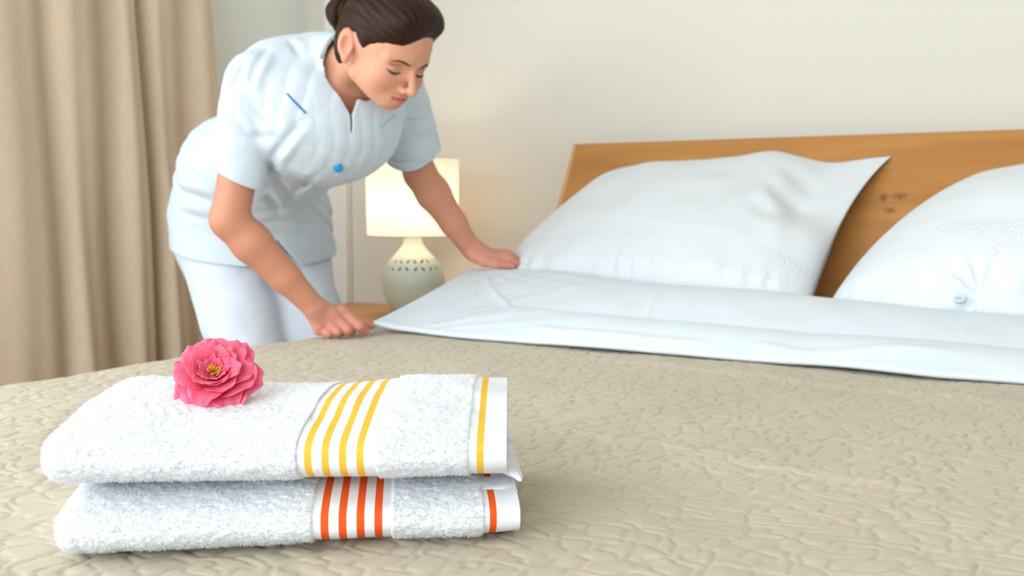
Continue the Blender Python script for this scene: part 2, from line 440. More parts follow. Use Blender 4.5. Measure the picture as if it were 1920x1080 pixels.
# ---- quilted bedspread: vermicelli quilting as real relief
def ring_noise(n=1024, size=0.9, lam=0.036, seed=3, width=0.16):
    rng = np.random.default_rng(seed)
    k = np.fft.fftfreq(n, size / n); KX, KY = np.meshgrid(k, k, indexing='ij')
    K = np.hypot(KX, KY); k0 = 1 / lam
    F = np.fft.fft2(rng.standard_normal((n, n))) * np.exp(-((K - k0) / (width * k0)) ** 2)
    f = np.fft.ifft2(F).real; f /= f.std()
    return f
def sample(f, size, X, Y):
    n = f.shape[0]; a = (X / size * n) % n; b = (Y / size * n) % n
    i = np.floor(a).astype(int); j = np.floor(b).astype(int); ta = a - i; tb = b - j
    i1 = (i + 1) % n; j1 = (j + 1) % n; i %= n; j %= n
    return f[i, j] * (1 - ta) * (1 - tb) + f[i1, j] * ta * (1 - tb) + f[i, j1] * (1 - ta) * tb + f[i1, j1] * ta * tb

m_spread = new_mat('bedspread_cotton', (0.50, 0.44, 0.31), 0.85, 0.12, sheen=0.15)
vary(m_spread, (0.515, 0.448, 0.335), (0.55, 0.48, 0.362), 7)
add_bump(m_spread, 1500, 0.18, 0.0006)
def build_bedspread():
    r = 0.055; drop = 0.34
    x0, x1, y0 = -1.507, 0.40, 0.30
    def axis(lo_round, hi_round, flat):
        # returns position, drop for samples running over an edge, across the top and over the other edge
        pos, dz = [], []
        if lo_round is not None:
            for t in np.linspace(0, drop, 26)[::-1][:-1]: pos.append(lo_round); dz.append(r + t)
            for a in np.linspace(0, PI / 2, 12): pos.append(lo_round + r * (1 - math.sin(a))); dz.append(r * (1 - math.cos(a))) if False else None
        return pos, dz
    def edge(p, sgn):
        # from the hem up: vertical drop, then the rounding; p = outermost coordinate, sgn = +1 when the bed lies at larger coordinates
        t = np.linspace(drop, 0, 24)[:-1]; a = np.linspace(0, PI / 2, 22)
        return np.concatenate([np.full(len(t), p), p + sgn * r * (1 - np.cos(a))]), np.concatenate([-(r + t), -r * (1 - np.sin(a))])
    ex, ez = edge(x0, 1); fx, fz = edge(x1, -1)
    flat = np.concatenate([np.arange(x0 + r + .0022, 0.03, 0.0022), np.arange(0.04, x1 - r - .005, 0.012)])
    PX = np.concatenate([ex, flat, fx[::-1]]); PZX = np.concatenate([ez, np.zeros(len(flat)), fz[::-1]])
    ey, eyz = edge(y0, 1)
    flaty = np.concatenate([np.arange(y0 + r + .004, .44, .006), np.arange(.44, 1.76, 0.0022), np.arange(1.77, 2.215, .015)])
    PY = np.concatenate([ey, flaty]); PZY = np.concatenate([eyz, np.zeros(len(flaty))])
    # arc-length coordinates for the quilting pattern
    SX = np.concatenate([[0], np.cumsum(np.hypot(np.diff(PX), np.diff(PZX)))]); SY = np.concatenate([[0], np.cumsum(np.hypot(np.diff(PY), np.diff(PZY)))])
    A, B = np.meshgrid(SX, SY, indexing='ij')
    X, Y = np.meshgrid(PX, PY, indexing='ij'); ZX, ZY = np.meshgrid(PZX, PZY, indexing='ij')
    f = ring_noise(); 
    wx = 0.005 * np.sin(A * 190 + 2 * np.sin(B * 61)); wy = 0.005 * np.sin(B * 170 + 2 * np.sin(A * 57))
    q = np.abs(sample(f, 0.9, A + wx, B + wy)); puff = 1 - np.exp(-q / 0.34)
    # soft undulation of the cloth, with a couple of long shallow creases
    P0 = np.stack([X, Y, 0 * X], -1)
    und = 0.0030 * vnoise(P0, 5.0, 4) + 0.0016 * vnoise(P0, 13.0, 5)
    def crease(ax, ay, bx, by, w, h):
        d = np.array([bx - ax, by - ay]); L = np.hypot(*d); d /= L
        t = (X - ax) * d[0] + (Y - ay) * d[1]; e = -(X - ax) * d[1] + (Y - ay) * d[0] + .006 * np.sin(t * 25)
        m = sstep(0, .12, t) * sstep(0, .12, L - t)
        return h * m * np.exp(-(e / w) ** 2)
    und += crease(-.62, 1.10, -.12, 1.02, .012, .0022) + crease(-.95, 1.62, -.10, 1.55, .016, .004)
    top = (ZX + ZY) > -1e-6
    relief = 0.0025 * (puff - 1) + und * sstep(-.05, 0, ZX + ZY)
    Z = BZ + np.maximum(ZX, -drop - r) + np.maximum(ZY, -drop - r) * (ZX > -.01) + 0 * X
    # push the relief along the local normal (up on the top, outwards on the drop)
    nxx = np.clip(-ZX / r, 0, 1) * np.where(X < -.5, -1, 1); nyy = np.clip(-ZY / r, 0, 1) * -1
    X2 = X + relief * nxx; Y2 = Y + relief * nyy; Z2 = Z + relief * np.clip(1 - np.abs(nxx) - np.abs(nyy), 0, 1)
    o = grid_obj('bedspread', np.stack([X2, Y2, Z2], -1), m_spread)
    tag(o, 'beige quilted bedspread with meandering stitching covering the bed', 'bedspread')
    return o
build_bedspread()

# ---- white top sheet turned down over the bedspread
m_sheet = new_mat('white_sheet', (0.72, 0.785, 0.84), 0.75, 0.2, sheen=0.1)
add_bump(m_sheet, 900, 0.05, 0.0004)
def build_sheet():
    nx, nt, nb = 420, 150, 40
    s = np.linspace(0, 1, nx)
    # front hem and ridge as curves over the bed's width
    hx = -1.395 + s * (0.415 + 1.395)
    rx = np.interp(s, [0, .06, 1], [-1.400, -1.325, 0.415])
    ry = interp(rx, [-1.45, -1.36, -1.22, -.98, -.58, -.2, .42], [2.058, 2.066, 2.05, 1.995, 1.98, 1.975, 1.97])
    rz = interp(rx, [-1.45, -1.36, -1.22, -.98, -.58, -.2, .42], [.7305, .734, .7375, .7265, .7135, .698, .68])
    hy = 1.702 + .006 * np.sin(hx * 9 + 1) + .004 * np.sin(hx * 23) - .010 * np.exp(-((hx + 1.395) / .05) ** 2)
    hz = BZ + .0065 + .003 * np.maximum(0, np.sin(hx * 13 + .6)) + .008 * np.exp(-((hx + 1.395) / .04) ** 2)
    rows = []
    # tucked-under lip of the turned-down edge
    for k, (dy, dz) in enumerate([(.06, -.0035), (.03, -.0035), (.012, -.003), (.003, -.0012), (0, .0012), (.0012, .0042), (.006, .0068)]):
        rows.append(np.stack([hx, hy + dy, hz + dz], 1))
    nlip = len(rows)
    t = np.linspace(0, 1, nt)[1:]
    g0 = np.stack([hx, hy + .006, hz + .0068], 1); g1 = np.stack([rx, ry, rz], 1)
    left = np.exp(-((s) / .10) ** 2)                       # taut edge between the two hands
    for tt in t:
        p = g0 * (1 - tt) + g1 * tt
        zf = tt ** 1.25
        soft = (1 - left) * (0.016 * math.sin(PI * tt) + 0.010 * math.sin(PI * min(1, tt / .35)) * (tt < .35))
        p[:, 2] = hz + .0068 + (rz - hz - .0068) * (left * tt ** 1.12 + (1 - left) * (0.55 * zf + 0.45 * sstep(0.05, 1, tt))) + soft
        rows.append(p)
    # behind the ridge: drops and runs flat under the pillows
    for k in range(1, nb + 1):
        u = k / nb
        y = ry + 0.01 + u * (2.205 - ry - 0.01)
        z = rz * (1 - sstep(0, .45, u)) + (BZ + .004) * sstep(0, .45, u)
        rows.append(np.stack([rx, y, z], 1))
    P = np.stack(rows, 1)                                   # (nx, rows, 3)
    X, Y, Z = P[..., 0], P[..., 1], P[..., 2]
    w = np.zeros_like(X)
    # folds that radiate from the two gripping hands
    def fan(cx, cy, n, amp, a0, a1, fall, seed):
        rng = np.random.default_rng(seed)
        ang = np.arctan2(Y - cy, X - cx); rad = np.hypot(X - cx, Y - cy) + 1e-6
        out = np.zeros_like(X)
        for k in range(n):
            c = a0 + (a1 - a0) * (k + rng.uniform(.2, .8)) / n
            wd = rng.uniform(.025, .06); am = amp * rng.uniform(.5, 1.2)
            out += am * np.exp(-((ang - c) / wd) ** 2) * sstep(.03, .14, rad) * np.exp(-rad / fall)
        return out
    w += fan(-1.40, 1.685, 11, .0052, -.05, 1.45, .30, 1)
    w += fan(-1.37, 2.06, 7, .0036, -1.5, -.15, .25, 2)
    # long lazy creases and press folds
    def crease(ax, ay, bx, by, wd, h):
        d = np.array([bx - ax, by - ay]); L = np.hypot(*d); d /= L
        tt = (X - ax) * d[0] + (Y - ay) * d[1]; e = -(X - ax) * d[1] + (Y - ay) * d[0] + .01 * np.sin(tt * 14)
        return h * sstep(0, .05, tt) * sstep(0, .05, L - tt) * np.exp(-(e / wd) ** 2)
    w += crease(-1.33, 2.03, -1.12, 1.78, .007, .004) + crease(-1.02, 1.95, -1.13, 1.75, .006, .0022) + crease(-.86, 1.95, -.80, 1.76, .006, .0012)
    w += crease(-.72, 1.93, -.69, 1.75, .006, .0012) + crease(-1.05, 1.735, -.66, 1.715, .010, .0045) + crease(-.62, 1.735, -.25, 1.735, .012, .004)
    w += crease(-.5, 1.95, -.47, 1.76, .005, .0009) + crease(-.28, 1.95, -.26, 1.76, .005, .0009)
    w += .0022 * vnoise(P, 16, 7) + .0035 * vnoise(P, 6, 8)
    mask = np.ones(P.shape[1]); mask[:5] = 0; mask[5:14] = np.linspace(0, 1, 9); mask[nlip + nt - 1:] = np.linspace(1, .15, P.shape[1] - nlip - nt + 1)
    P[..., 2] += w * mask[None] * sstep(0, .02, s)[:, None]
    P[..., 2] = np.maximum(P[..., 2], BZ + .0035)
    # far right end falls over the bed's side
    ov = np.clip(P[..., 0] - .36, 0, 1); P[..., 2] -= ov * 0.9
    o = grid_obj('white_sheet', P, m_sheet)
    md = o.modifiers.new('thickness', 'SOLIDIFY'); md.thickness = .0016; md.offset = 1
    tag(o, 'smooth white sheet turned down over the bedspread and pulled by the person', 'sheet')
build_sheet()

# ---- pillows
m_pil = new_mat('pillow_cotton', (0.745, 0.785, 0.82), 0.75, 0.2, sheen=0.1)
add_bump(m_pil, 1100, 0.05, 0.0004)
m_emb = new_mat('embroidered_cotton', (0.745, 0.785, 0.82), 0.8, 0.15)
add_bump(m_emb, 160, 0.55, 0.0035, 'voronoi', stretch=(1, 1.4, 1.4)); add_bump(m_emb, 420, 0.4, 0.0015)
def build_pillow(label, bl, wid, up, w, h, thick, seed, dent, band, button=None, pull=(), flap=False, group=None):
    """bl = bottom-left corner, wid/up = unit axes of the pillow's plane, the front bulges along wid x up"""
    bl = np.array(bl, float); wid = np.array(wid, float); wid /= np.linalg.norm(wid)
    up = np.array(up, float); up -= wid * (up @ wid); up /= np.linalg.norm(up); nrm = np.cross(wid, up)
    root = thing('pillow', label, 'pillow', tuple(bl + wid * w / 2), group)
    nu, nv = 220, 170
    a = np.linspace(-1, 1, nu); b = np.linspace(-1, 1, nv)
    A, B = np.meshgrid(a, b, indexing='ij')
    A = np.sign(A) * (1 - (1 - np.abs(A)) ** 1.35); B = np.sign(B) * (1 - (1 - np.abs(B)) ** 1.35)
    def side(sg):
        # outline: pinched sides, pointed corners
        px = A * w / 2 * (1 - .045 * (1 - B ** 2) ** 1.0); py = B * h / 2 * (1 - .05 * (1 - A ** 2))
        for sa, sb, ddx, ddy, pw in pull:
            wgt = np.clip((1 + sa * A) / 2, 0, 1) ** pw * np.clip((1 + sb * B) / 2, 0, 1) ** pw
            px = px + ddx * wgt; py = py + ddy * wgt
        e = np.clip((1 - np.abs(A) ** 2.4), 0, 1) * np.clip((1 - np.abs(B) ** 2.2), 0, 1)
        t = thick / 2 * e ** .52
        # filling has slumped: fuller in the lower middle
        t = t * (1.0 - .16 * B + dent * np.exp(-((A - .55) / .3) ** 2 - ((B - .5) / .5) ** 2))
        Q = np.stack([px, py, 0 * px], -1)
        wr = .006 * vnoise(Q + sg * 3, 7, seed) + .0035 * vnoise(Q + sg, 17, seed + 1)
        rim = np.maximum(np.abs(A), np.abs(B))
        gath = .0070 * np.sin(px * 95 + 3 * np.sin(px * 21) + seed) * sstep(-.45, -.95, B) * np.exp(-((B + .85) / .2) ** 2)
        fold = .008 * np.sin((px + .35 * py) * 60 + seed) * np.exp(-((A - .78) / .12) ** 2 - ((B - .15) / .45) ** 2)
        t = t + (wr + gath + fold) * sstep(0, .25, 1 - rim) + .0012
        if button is not None:
            bu, bv = button; rr = np.hypot((px - bu), (py - bv)); an = np.arctan2(py - bv, px - bu)
            t = t - .012 * np.exp(-(rr / .03) ** 2) + .004 * np.sin(an * 9 + 1) * np.exp(-((rr - .035) / .03) ** 2) * (sg > 0)
        if flap:
            t = t * (1 - .72 * sstep(.56, .80, A) * sstep(-.25, .25, B)) + .007 * np.sin(py * 70 + px * 25) * np.exp(-((A - .66) / .10) ** 2 - ((B - .2) / .4) ** 2)
            py = py + .030 * np.exp(-((A - .36) / .16) ** 2) * np.clip(B, 0, 1) ** 2 - .012 * np.exp(-((A - .72) / .14) ** 2) * np.clip(B, 0, 1) ** 2
        slump = -.012 * (A ** 2) * (1 - B) * .5
        return bl + wid * w / 2 + up * h / 2 + px[..., None] * wid + (py + slump)[..., None] * up + sg * t[..., None] * nrm
    Ff = side(1)
    iv0 = int(np.argmin(np.abs(b - band[0]))); iv1 = int(np.argmin(np.abs(b - band[1])))
    for nm, i0, i1, m in (('pillowcase_hem', 0, iv0, m_pil), ('embroidered_band', iv0, iv1, m_emb), ('pillowcase', iv1, nv - 1, m_pil)):
        keep(grid_obj(nm, Ff[:, i0:i1 + 1], m), root)
    keep(grid_obj('pillowcase_back', side(-1), m_pil, flip=True), root)
    if button is not None:
        bu, bv = button
        i = int(np.argmin(np.abs(a - bu / (w / 2)))); j = int(np.argmin(np.abs(b - bv / (h / 2))))
        c = Ff[i, j] + nrm * .0035
        m_btn = new_mat('pearl_button', (.62, .72, .80), .25, .6)
        prof = [(0, .0012), (.0068, .0012), (.0080, .0026), (.0095, .0026), (.0105, .001), (.0105, -.003), (0, -.003)]
        bt = lathe_obj('button', prof, m_btn, n=32)
        R = Matrix((Vector(wid), Vector(up), Vector(nrm))).transposed().to_4x4()
        for dx, dy in ((-.002, 0), (.0025, 0)):
            hl = lathe_obj('button_hole_disc', [(0, .0018), (.0011, .0018), (.0011, .0008), (0, .0008)], new_mat('button_hole_shade', (.12, .14, .17), .6), bt, n=10, center=(dx, dy, 0))  # solid dark discs, coloured like the shade inside the button's holes
        bt.parent = root; bt.matrix_parent_inverse = Matrix.Translation(-Vector(root.location)); bt.matrix_basis = Matrix.Translation(Vector(c)) @ R
    return root
build_pillow('plump white pillow with embroidered band leaning on headboard beside the lamp', (-1.400, 2.105, .665), (1, -.055, -.012), (0, .43, .335), .80, .54, .215, 11, -.10, (-.66, -.38), pull=((-1, 1, .16, -.035, 2.2), (1, 1, .03, .012, 6)), flap=True)
build_pillow('white pillow with a small round button, leaning on the headboard past the wood knots', (-.575, 2.03, .645), (1, 0, 0), (0, .42, .34), .82, .53, .235, 23, .05, (-.50, -.20), button=(-.118, -.215), pull=((-1, 1, .22, -.07, 2.0),))
# ------------------------------------------------------------------ folded towels
m_terry = new_mat('white_terry', (0.80, 0.825, 0.855), 0.9, 0.1, sheen=0.15)
add_bump(m_terry, 700, 0.18, 0.0010)
m_pile = bpy.data.materials.new('terry_loops'); m_pile.use_nodes = True
_n, _l = m_pile.node_tree.nodes, m_pile.node_tree.links
_df = _n.new('ShaderNodeBsdfDiffuse'); _tl = _n.new('ShaderNodeBsdfTranslucent'); _mx = _n.new('ShaderNodeMixShader')
_df.inputs[0].default_value = (.82, .845, .87, 1); _tl.inputs[0].default_value = (.86, .88, .90, 1); _mx.inputs[0].default_value = .5
_l.new(_df.outputs[0], _mx.inputs[1]); _l.new(_tl.outputs[0], _mx.inputs[2]); _l.new(_mx.outputs[0], _n['Material Output'].inputs[0])
m_band = new_mat('white_woven_band', (0.79, 0.815, 0.85), 0.7, 0.2)
add_bump(m_band, 900, 0.15, 0.0004, stretch=(1, 1, 3))
def stripe_mat(name, c):
    m = new_mat(name, c, 0.75, 0.15); add_bump(m, 1200, 0.3, 0.0005, stretch=(1, 1, 3)); return m
m_yel = stripe_mat('yellow_woven_stripe', (0.86, 0.50, 0.055))
m_red = stripe_mat('orange_red_woven_stripe', (0.80, 0.10, 0.015))

def build_towel(label, origin, ang, W, D, H, z0, stripes, m_stripe, seed, shape, inner, skew):
    """origin = front-left bottom corner; a along the front, b away from the camera"""
    root = thing('folded_towel', label, 'towel', (origin[0], origin[1], z0))
    ca, sa = math.cos(ang), math.sin(ang)
    a_ax = np.array([ca, sa, 0]); b_ax = np.array([-sa, ca, 0])
    us = np.concatenate([np.arange(0, W, .0014)]); 
    cuts = sorted({0.0, *[x for st in stripes for x in (st[0], st[1])], W})
    us = np.unique(np.concatenate([us, cuts])); us = us[np.concatenate([[True], np.diff(us) > 2e-4]) | np.isin(us, cuts)]
    nv = 400; th = np.linspace(0, 2 * PI, nv, endpoint=False)
    U, T = np.meshgrid(us, th, indexing='ij')
    # cross-section: a flattened roll (superellipse), front bulging more than the back
    ex = 2 / 3.0; c, s = np.cos(T), np.sin(T)
    bb = np.sign(c) * np.abs(c) ** ex; zz = np.sign(s) * np.abs(s) ** (2 / 2.6)
    # left end closes as a soft fold, right end stays open
    endl = np.clip(U / .026, 0, 1); endl = np.sqrt(np.clip(1 - (1 - endl) ** 2.6, 0, 1)); endl = .0 + endl * 1.0
    Hh = shape(U / W) * H
    B = D / 2 + bb * D / 2 * (0.55 + .45 * endl)
    Z = Hh * (.5 + .5 * zz * (.34 + .66 * endl))
    # the top sags slightly toward the front fold
    fr = 1 - B / D
    Z = Z - np.clip(zz, 0, 1) * (0.18 * H) * sstep(.35, 1.0, fr) + np.clip(zz, 0, 1) * .05 * H * np.sin(U / W * 9 + fr * 3)
    A = U + B * skew + .004 * np.sin(B * 30) * (1 - endl) - .012 * np.clip(fr - .5, 0, 1) * (1 - U / W)
    P = origin[0] * np.array([1, 0, 0]) + origin[1] * np.array([0, 1, 0]) + A[..., None] * a_ax + B[..., None] * b_ax
    P[..., 2] = z0 + Z
    # outward direction for the pile
    N = (c * .6)[..., None] * b_ax + np.zeros(P.shape); N[..., 2] += s; N -= (1 - endl)[..., None] * a_ax * 1.2
    N /= np.linalg.norm(N, axis=-1)[..., None] + 1e-9
    flat = np.zeros_like(U)
    for u0, u1, kind in stripes: flat = np.maximum(flat, ((U >= u0 - 1e-6) & (U <= u1 + 1e-6)) * 1.0)
    lump = .0030 * vnoise(P, 22, seed) + .0012 * vnoise(P, 60, seed + 1)
    fuzz = .0008 * vnoise(P, 240, seed + 2) + .0005 * vnoise(P, 560, seed + 3)
    disp = lump * .7 + (1 - flat) * (.0016 + fuzz) + flat * .0002
    under = sstep(-.55, -.95, s)
    P = P + N * (disp * (1 - .8 * under))[..., None]
    P[..., 2] = np.maximum(P[..., 2], z0)
    idx = {float(x): int(np.argmin(np.abs(us - x))) for x in cuts}
    segs = []
    for x0, x1 in zip(cuts[:-1], cuts[1:]):
        k = 'terry'
        for st in stripes:
            if st[0] - 1e-6 <= x0 and x1 <= st[1] + 1e-6: k = st[2]
        segs.append((x0, x1, k))
    names = {'terry': ('terry_cloth', m_terry), 'band': ('woven_band', m_band), 'stripe': ('woven_stripe', m_stripe)}
    for x0, x1, k in segs:
        i0, i1 = idx[x0], idx[x1]
        nm, mt = names[k]
        Q = P[i0:i1 + 1]
        if i0 == 0: Q = np.concatenate([np.repeat(Q[:1].mean(1, keepdims=True), nv, 1), Q], 0)
        keep(grid_obj(nm, Q, mt, cv=True), root)
    # open right end: set-back face with the edges of the inner layers showing
    ringR = P[-1]; cen = ringR.mean(0)
    cap = np.stack([ringR, cen + (ringR - cen) * .93, cen + (ringR - cen) * .90 - a_ax * .012, np.repeat((cen - a_ax * .012)[None], nv, 0)], 0)
    keep(grid_obj('end_fold', cap, m_band, cv=True), root)
    for (b0, b1, zc, tk, out, rr) in inner:
        n = 90; t2 = np.linspace(0, 2 * PI, n, endpoint=False)
        ring_b = (b0 + b1) / 2 + np.sign(np.cos(t2)) * np.abs(np.cos(t2)) ** .35 * (b1 - b0) / 2
        ring_z = zc + np.sign(np.sin(t2)) * np.abs(np.sin(t2)) ** .6 * tk / 2
        uu = np.concatenate([np.linspace(W - .06, W + out - tk * .5, 14), W + out - tk * .5 + tk * .5 * np.sin(np.linspace(.2, PI / 2, 6))])
        sc = np.concatenate([np.ones(14), np.cos(np.linspace(.2, PI / 2 - .05, 6))])
        Q = origin[0] * np.array([1, 0, 0]) + origin[1] * np.array([0, 1, 0]) + uu[:, None, None] * a_ax + (ring_b[None, :, None]) * b_ax
        Q[..., 2] = z0 + zc + (ring_z - zc)[None] * sc[:, None] + rr * (np.clip((uu - W + .01) / .03, 0, 1))[:, None] * 1.0
        Q = Q + .0012 * vnoise(Q, 140, seed + 9)[..., None]
        keep(grid_obj('inner_layer', Q, m_terry, cv=True), root)
    # loops of the pile as short fibres on the terry areas
    rng = np.random.default_rng(seed)
    vis = (1 - flat) * (s > -.97)
    ii, jj = np.nonzero(vis[:-1] > .5)
    pk = rng.integers(0, len(ii), 46000); ii, jj = ii[pk], jj[pk]
    base = P[ii, jj] + (P[ii + 1, jj] - P[ii, jj]) * rng.random((len(ii), 1))
    nn = N[ii, jj] + rng.normal(0, .55, (len(ii), 3)); nn /= np.linalg.norm(nn, axis=1)[:, None]
    sd = np.cross(nn, rng.normal(0, 1, (len(ii), 3))); sd /= np.linalg.norm(sd, axis=1)[:, None]
    L = rng.uniform(.0008, .0018, (len(ii), 1)); wd = .00038
    V = np.stack([base - sd * wd, base + sd * wd, base + nn * L + sd * wd * .5, base + nn * L - sd * wd * .5], 1).reshape(-1, 3)
    V[:, 2] = np.maximum(V[:, 2], z0)
    o = np_mesh('terry_pile', V, np.arange(len(V)).reshape(-1, 4), m_pile); o['kind'] = 'stuff'
    keep(o, root)
    return root

def stripe_list(b0, st, b1, e0, es, W):
    out = []; x = b0
    for (p, q) in st: out += [(x, p, 'band'), (p, q, 'stripe')]; x = q
    out.append((x, b1, 'band'))
    out += [(e0, es[0], 'band'), (es[0], es[1], 'stripe'), (es[1], W, 'band')]
    return out
W1 = .355
build_towel('folded white towel with four orange-red stripes, lying directly on the bedspread', (-.6985, .4695), math.radians(40.0), W1, .225, .0505, BZ - .0015,
            stripe_list(.196, [(.2020, .2080), (.2155, .2215), (.2290, .2350), (.2425, .2485)], .255, .3270, (.3310, .3365), W1), m_red, 31,
            lambda u: 1.0 + .02 * np.sin(u * 7), [(.03, .19, .036, .012, .002, 0)], .035)
W2 = .358
build_towel('folded white towel with yellow stripes on top of the orange-striped one', (-.7200, .4730), math.radians(36.0), W2, .235, .058, BZ + .0475,
            stripe_list(.199, [(.2050, .2105), (.2180, .2235), (.2310, .2365), (.2440, .2495)], .258, .3290, (.3350, .3405), W2), m_yel, 47,
            lambda u: 1.0 + .03 * np.cos(u * 6) - .05 * sstep(.75, 1, u), [(.05, .20, .030, .013, .008, -.006), (.03, .17, .014, .010, .015, -.018)], .070)

# ------------------------------------------------------------------ rose
def build_rose():
    c = Vector((-.690, .627, BZ + .0475 + .058 - .0105))
    root = thing('rose', 'open pink rose with ruffled petals lying on the yellow-striped towel', 'flower', c)
    m_pet = new_mat('rose_petal', (.86, .10, .20), .55, .25, sss=.0)
    n, l, b = nodes(m_pet)
    uvn = n.new('ShaderNodeUVMap'); sx = n.new('ShaderNodeSeparateXYZ'); l.new(uvn.outputs[0], sx.inputs[0])
    rp = n.new('ShaderNodeValToRGB'); e = rp.color_ramp.elements
    e[0].position = 0.0; e[0].color = (.85, .35, .10, 1); e[1].position = 1.0; e[1].color = (1.0, .30, .45, 1)
    e2 = e.new(.14); e2.color = (.84, .035, .075, 1); e3 = e.new(.55); e3.color = (1.0, .19, .34, 1)
    l.new(sx.outputs['X'], rp.inputs[0]); l.new(rp.outputs[0], b.inputs['Base Color'])
    tl = n.new('ShaderNodeBsdfTranslucent'); l.new(rp.outputs[0], tl.inputs[0]); mx = n.new('ShaderNodeMixShader'); mx.inputs[0].default_value = .45
    l.new(b.outputs[0], mx.inputs[1]); l.new(tl.outputs[0], mx.inputs[2]); l.new(mx.outputs[0], n['Material Output'].inputs[0])
    wv = n.new('ShaderNodeTexNoise'); wv.inputs['Scale'].default_value = 60; mp = n.new('ShaderNodeMapping'); mp.inputs['Scale'].default_value = (.3, 2.5, 1)
    l.new(uvn.outputs[0], mp.inputs[0]); l.new(mp.outputs[0], wv.inputs['Vector']); bp = n.new('ShaderNodeBump'); bp.inputs['Strength'].default_value = .15; bp.inputs['Distance'].default_value = .001
    l.new(wv.outputs['Fac'], bp.inputs['Height']); l.new(bp.outputs[0], b.inputs['Normal'])
    rng = np.random.default_rng(12)
    # flower frame: axis leans toward the bed's foot (and the viewer's side)
    axis = Vector((.46, -.62, .62)).normalized(); xa = Vector((.82, .57, 0)).normalized(); xa = (xa - axis * xa.dot(axis)).normalized(); ya = axis.cross(xa)
    ctr = Vector((0, 0, .0275))
    X, Y, Zx = map(np.array, (xa, ya, axis))
    def petal(phi, r0, length, width, tilt, curl, cup, ruff, seed, zoff):
        nu, nv = 20, 21
        u = np.linspace(0, 1, nu); v = np.linspace(-1, 1, nv); U, V = np.meshgrid(u, v, indexing='ij')
        prof = np.sin(np.clip(U, 0, 1) ** .60 * PI * .74 + .20) ** .70     # narrow claw, broad blade
        wv = width / 2 * prof
        edge = length * U * (1 - .20 * np.abs(V) ** 2.6 * U - .03 * U * np.exp(-(V / .16) ** 2))
        # bend: angle from the flower axis grows along the petal
        angs = tilt + curl * U ** 1.5
        rr = np.cumsum(np.sin(angs) * np.gradient(edge, axis=0), 0); zz = np.cumsum(np.cos(angs) * np.gradient(edge, axis=0), 0)
        ruffle = ruff * 1.15 * (np.sin(V * 4.4 + seed) + .7 * np.sin(V * 8.5 + 2 * seed) + .4 * np.sin(U * 8 + V * 3 + seed)) * U ** 2.2
        cupz = cup * width * (V ** 2) * prof
        rloc = r0 + rr - cupz * np.cos(angs) + ruffle * np.cos(angs); zloc = zoff + zz + cupz * np.sin(angs) + ruffle * np.sin(angs)
        t = V * wv
        cp, sp = math.cos(phi), math.sin(phi)
        px = rloc * cp - t * sp; py = rloc * sp + t * cp
        P = np.array(ctr) + px[..., None] * X + py[..., None] * Y + zloc[..., None] * Zx
        return P
    k = 0
    rings = [  # count, r0, length, width, tilt, curl, cup, ruffle, zoff
        (6, .004, .0335, .043, 1.28, .50, .06, .0017, -.009),
        (6, .004, .0315, .040, 1.05, .60, .08, .0017, -.006),
        (7, .004, .0285, .034, .85, .55, .12, .0016, -.003),
        (7, .004, .0240, .028, .62, .50, .16, .0015, -.001),
        (5, .003, .0170, .018, .50, .45, .20, .0013, .000),
        (5, .002, .0105, .009, .55, .25, .25, .0010, .001)]
    for ri, (cnt, r0, L, wd, ti, cu, cp, rf, zo) in enumerate(rings):
        for i in range(cnt):
            phi = 2 * PI * (i + .5 * (ri % 2) + rng.uniform(-.16, .16)) / cnt + ri * .4
            P = petal(phi, r0, L * rng.uniform(.88, 1.1), wd * rng.uniform(.88, 1.12), ti + rng.uniform(-.12, .12), cu + rng.uniform(-.2, .25), cp, rf * rng.uniform(.7, 1.4), k, zo)
            # petals lying on the towel flatten against it
            P[..., 2] = np.where(P[..., 2] < .001, .001 + (P[..., 2] - .001) * .06, P[..., 2]); P[..., 2] = np.maximum(P[..., 2], -.0015)
            o = grid_obj('petal', P, m_pet, root); md = o.modifiers.new('thickness', 'SOLIDIFY'); md.thickness = .0005
            k += 1
    m_st = new_mat('stamen_yellow', (.85, .45, .05), .6)
    for i in range(26):
        a = rng.uniform(0, 2 * PI); r = rng.uniform(.001, .0055); lean = rng.uniform(.2, .55); hl = rng.uniform(.007, .011)
        p0 = np.array(ctr) + (X * math.cos(a) + Y * math.sin(a)) * r * .4
        p1 = p0 + Zx * hl + (X * math.cos(a) + Y * math.sin(a)) * lean * hl
        pm = (p0 + p1) / 2 + Zx * .001
        st = tube_obj('stamen', [p0, pm, p1 - (p1 - pm) * .12, p1], [.00025, .00025, .0007, .0006], m_st, root, n=6)
    m_gr = new_mat('sepal_green', (.12, .25, .05), .6)
    lathe_obj('flower_base', [(0, -.012), (.004, -.011), (.006, -.006), (.004, -.001), (0, 0)], m_gr, root, n=16).matrix_basis = Matrix.Translation(ctr) @ Matrix((xa, ya, axis)).transposed().to_4x4()
build_rose()
# ------------------------------------------------------------------ person: signed-distance body, meshed by surface nets
def V3(*a): return np.array(a, float)
def unit(v): v = np.asarray(v, float); return v / np.linalg.norm(v)

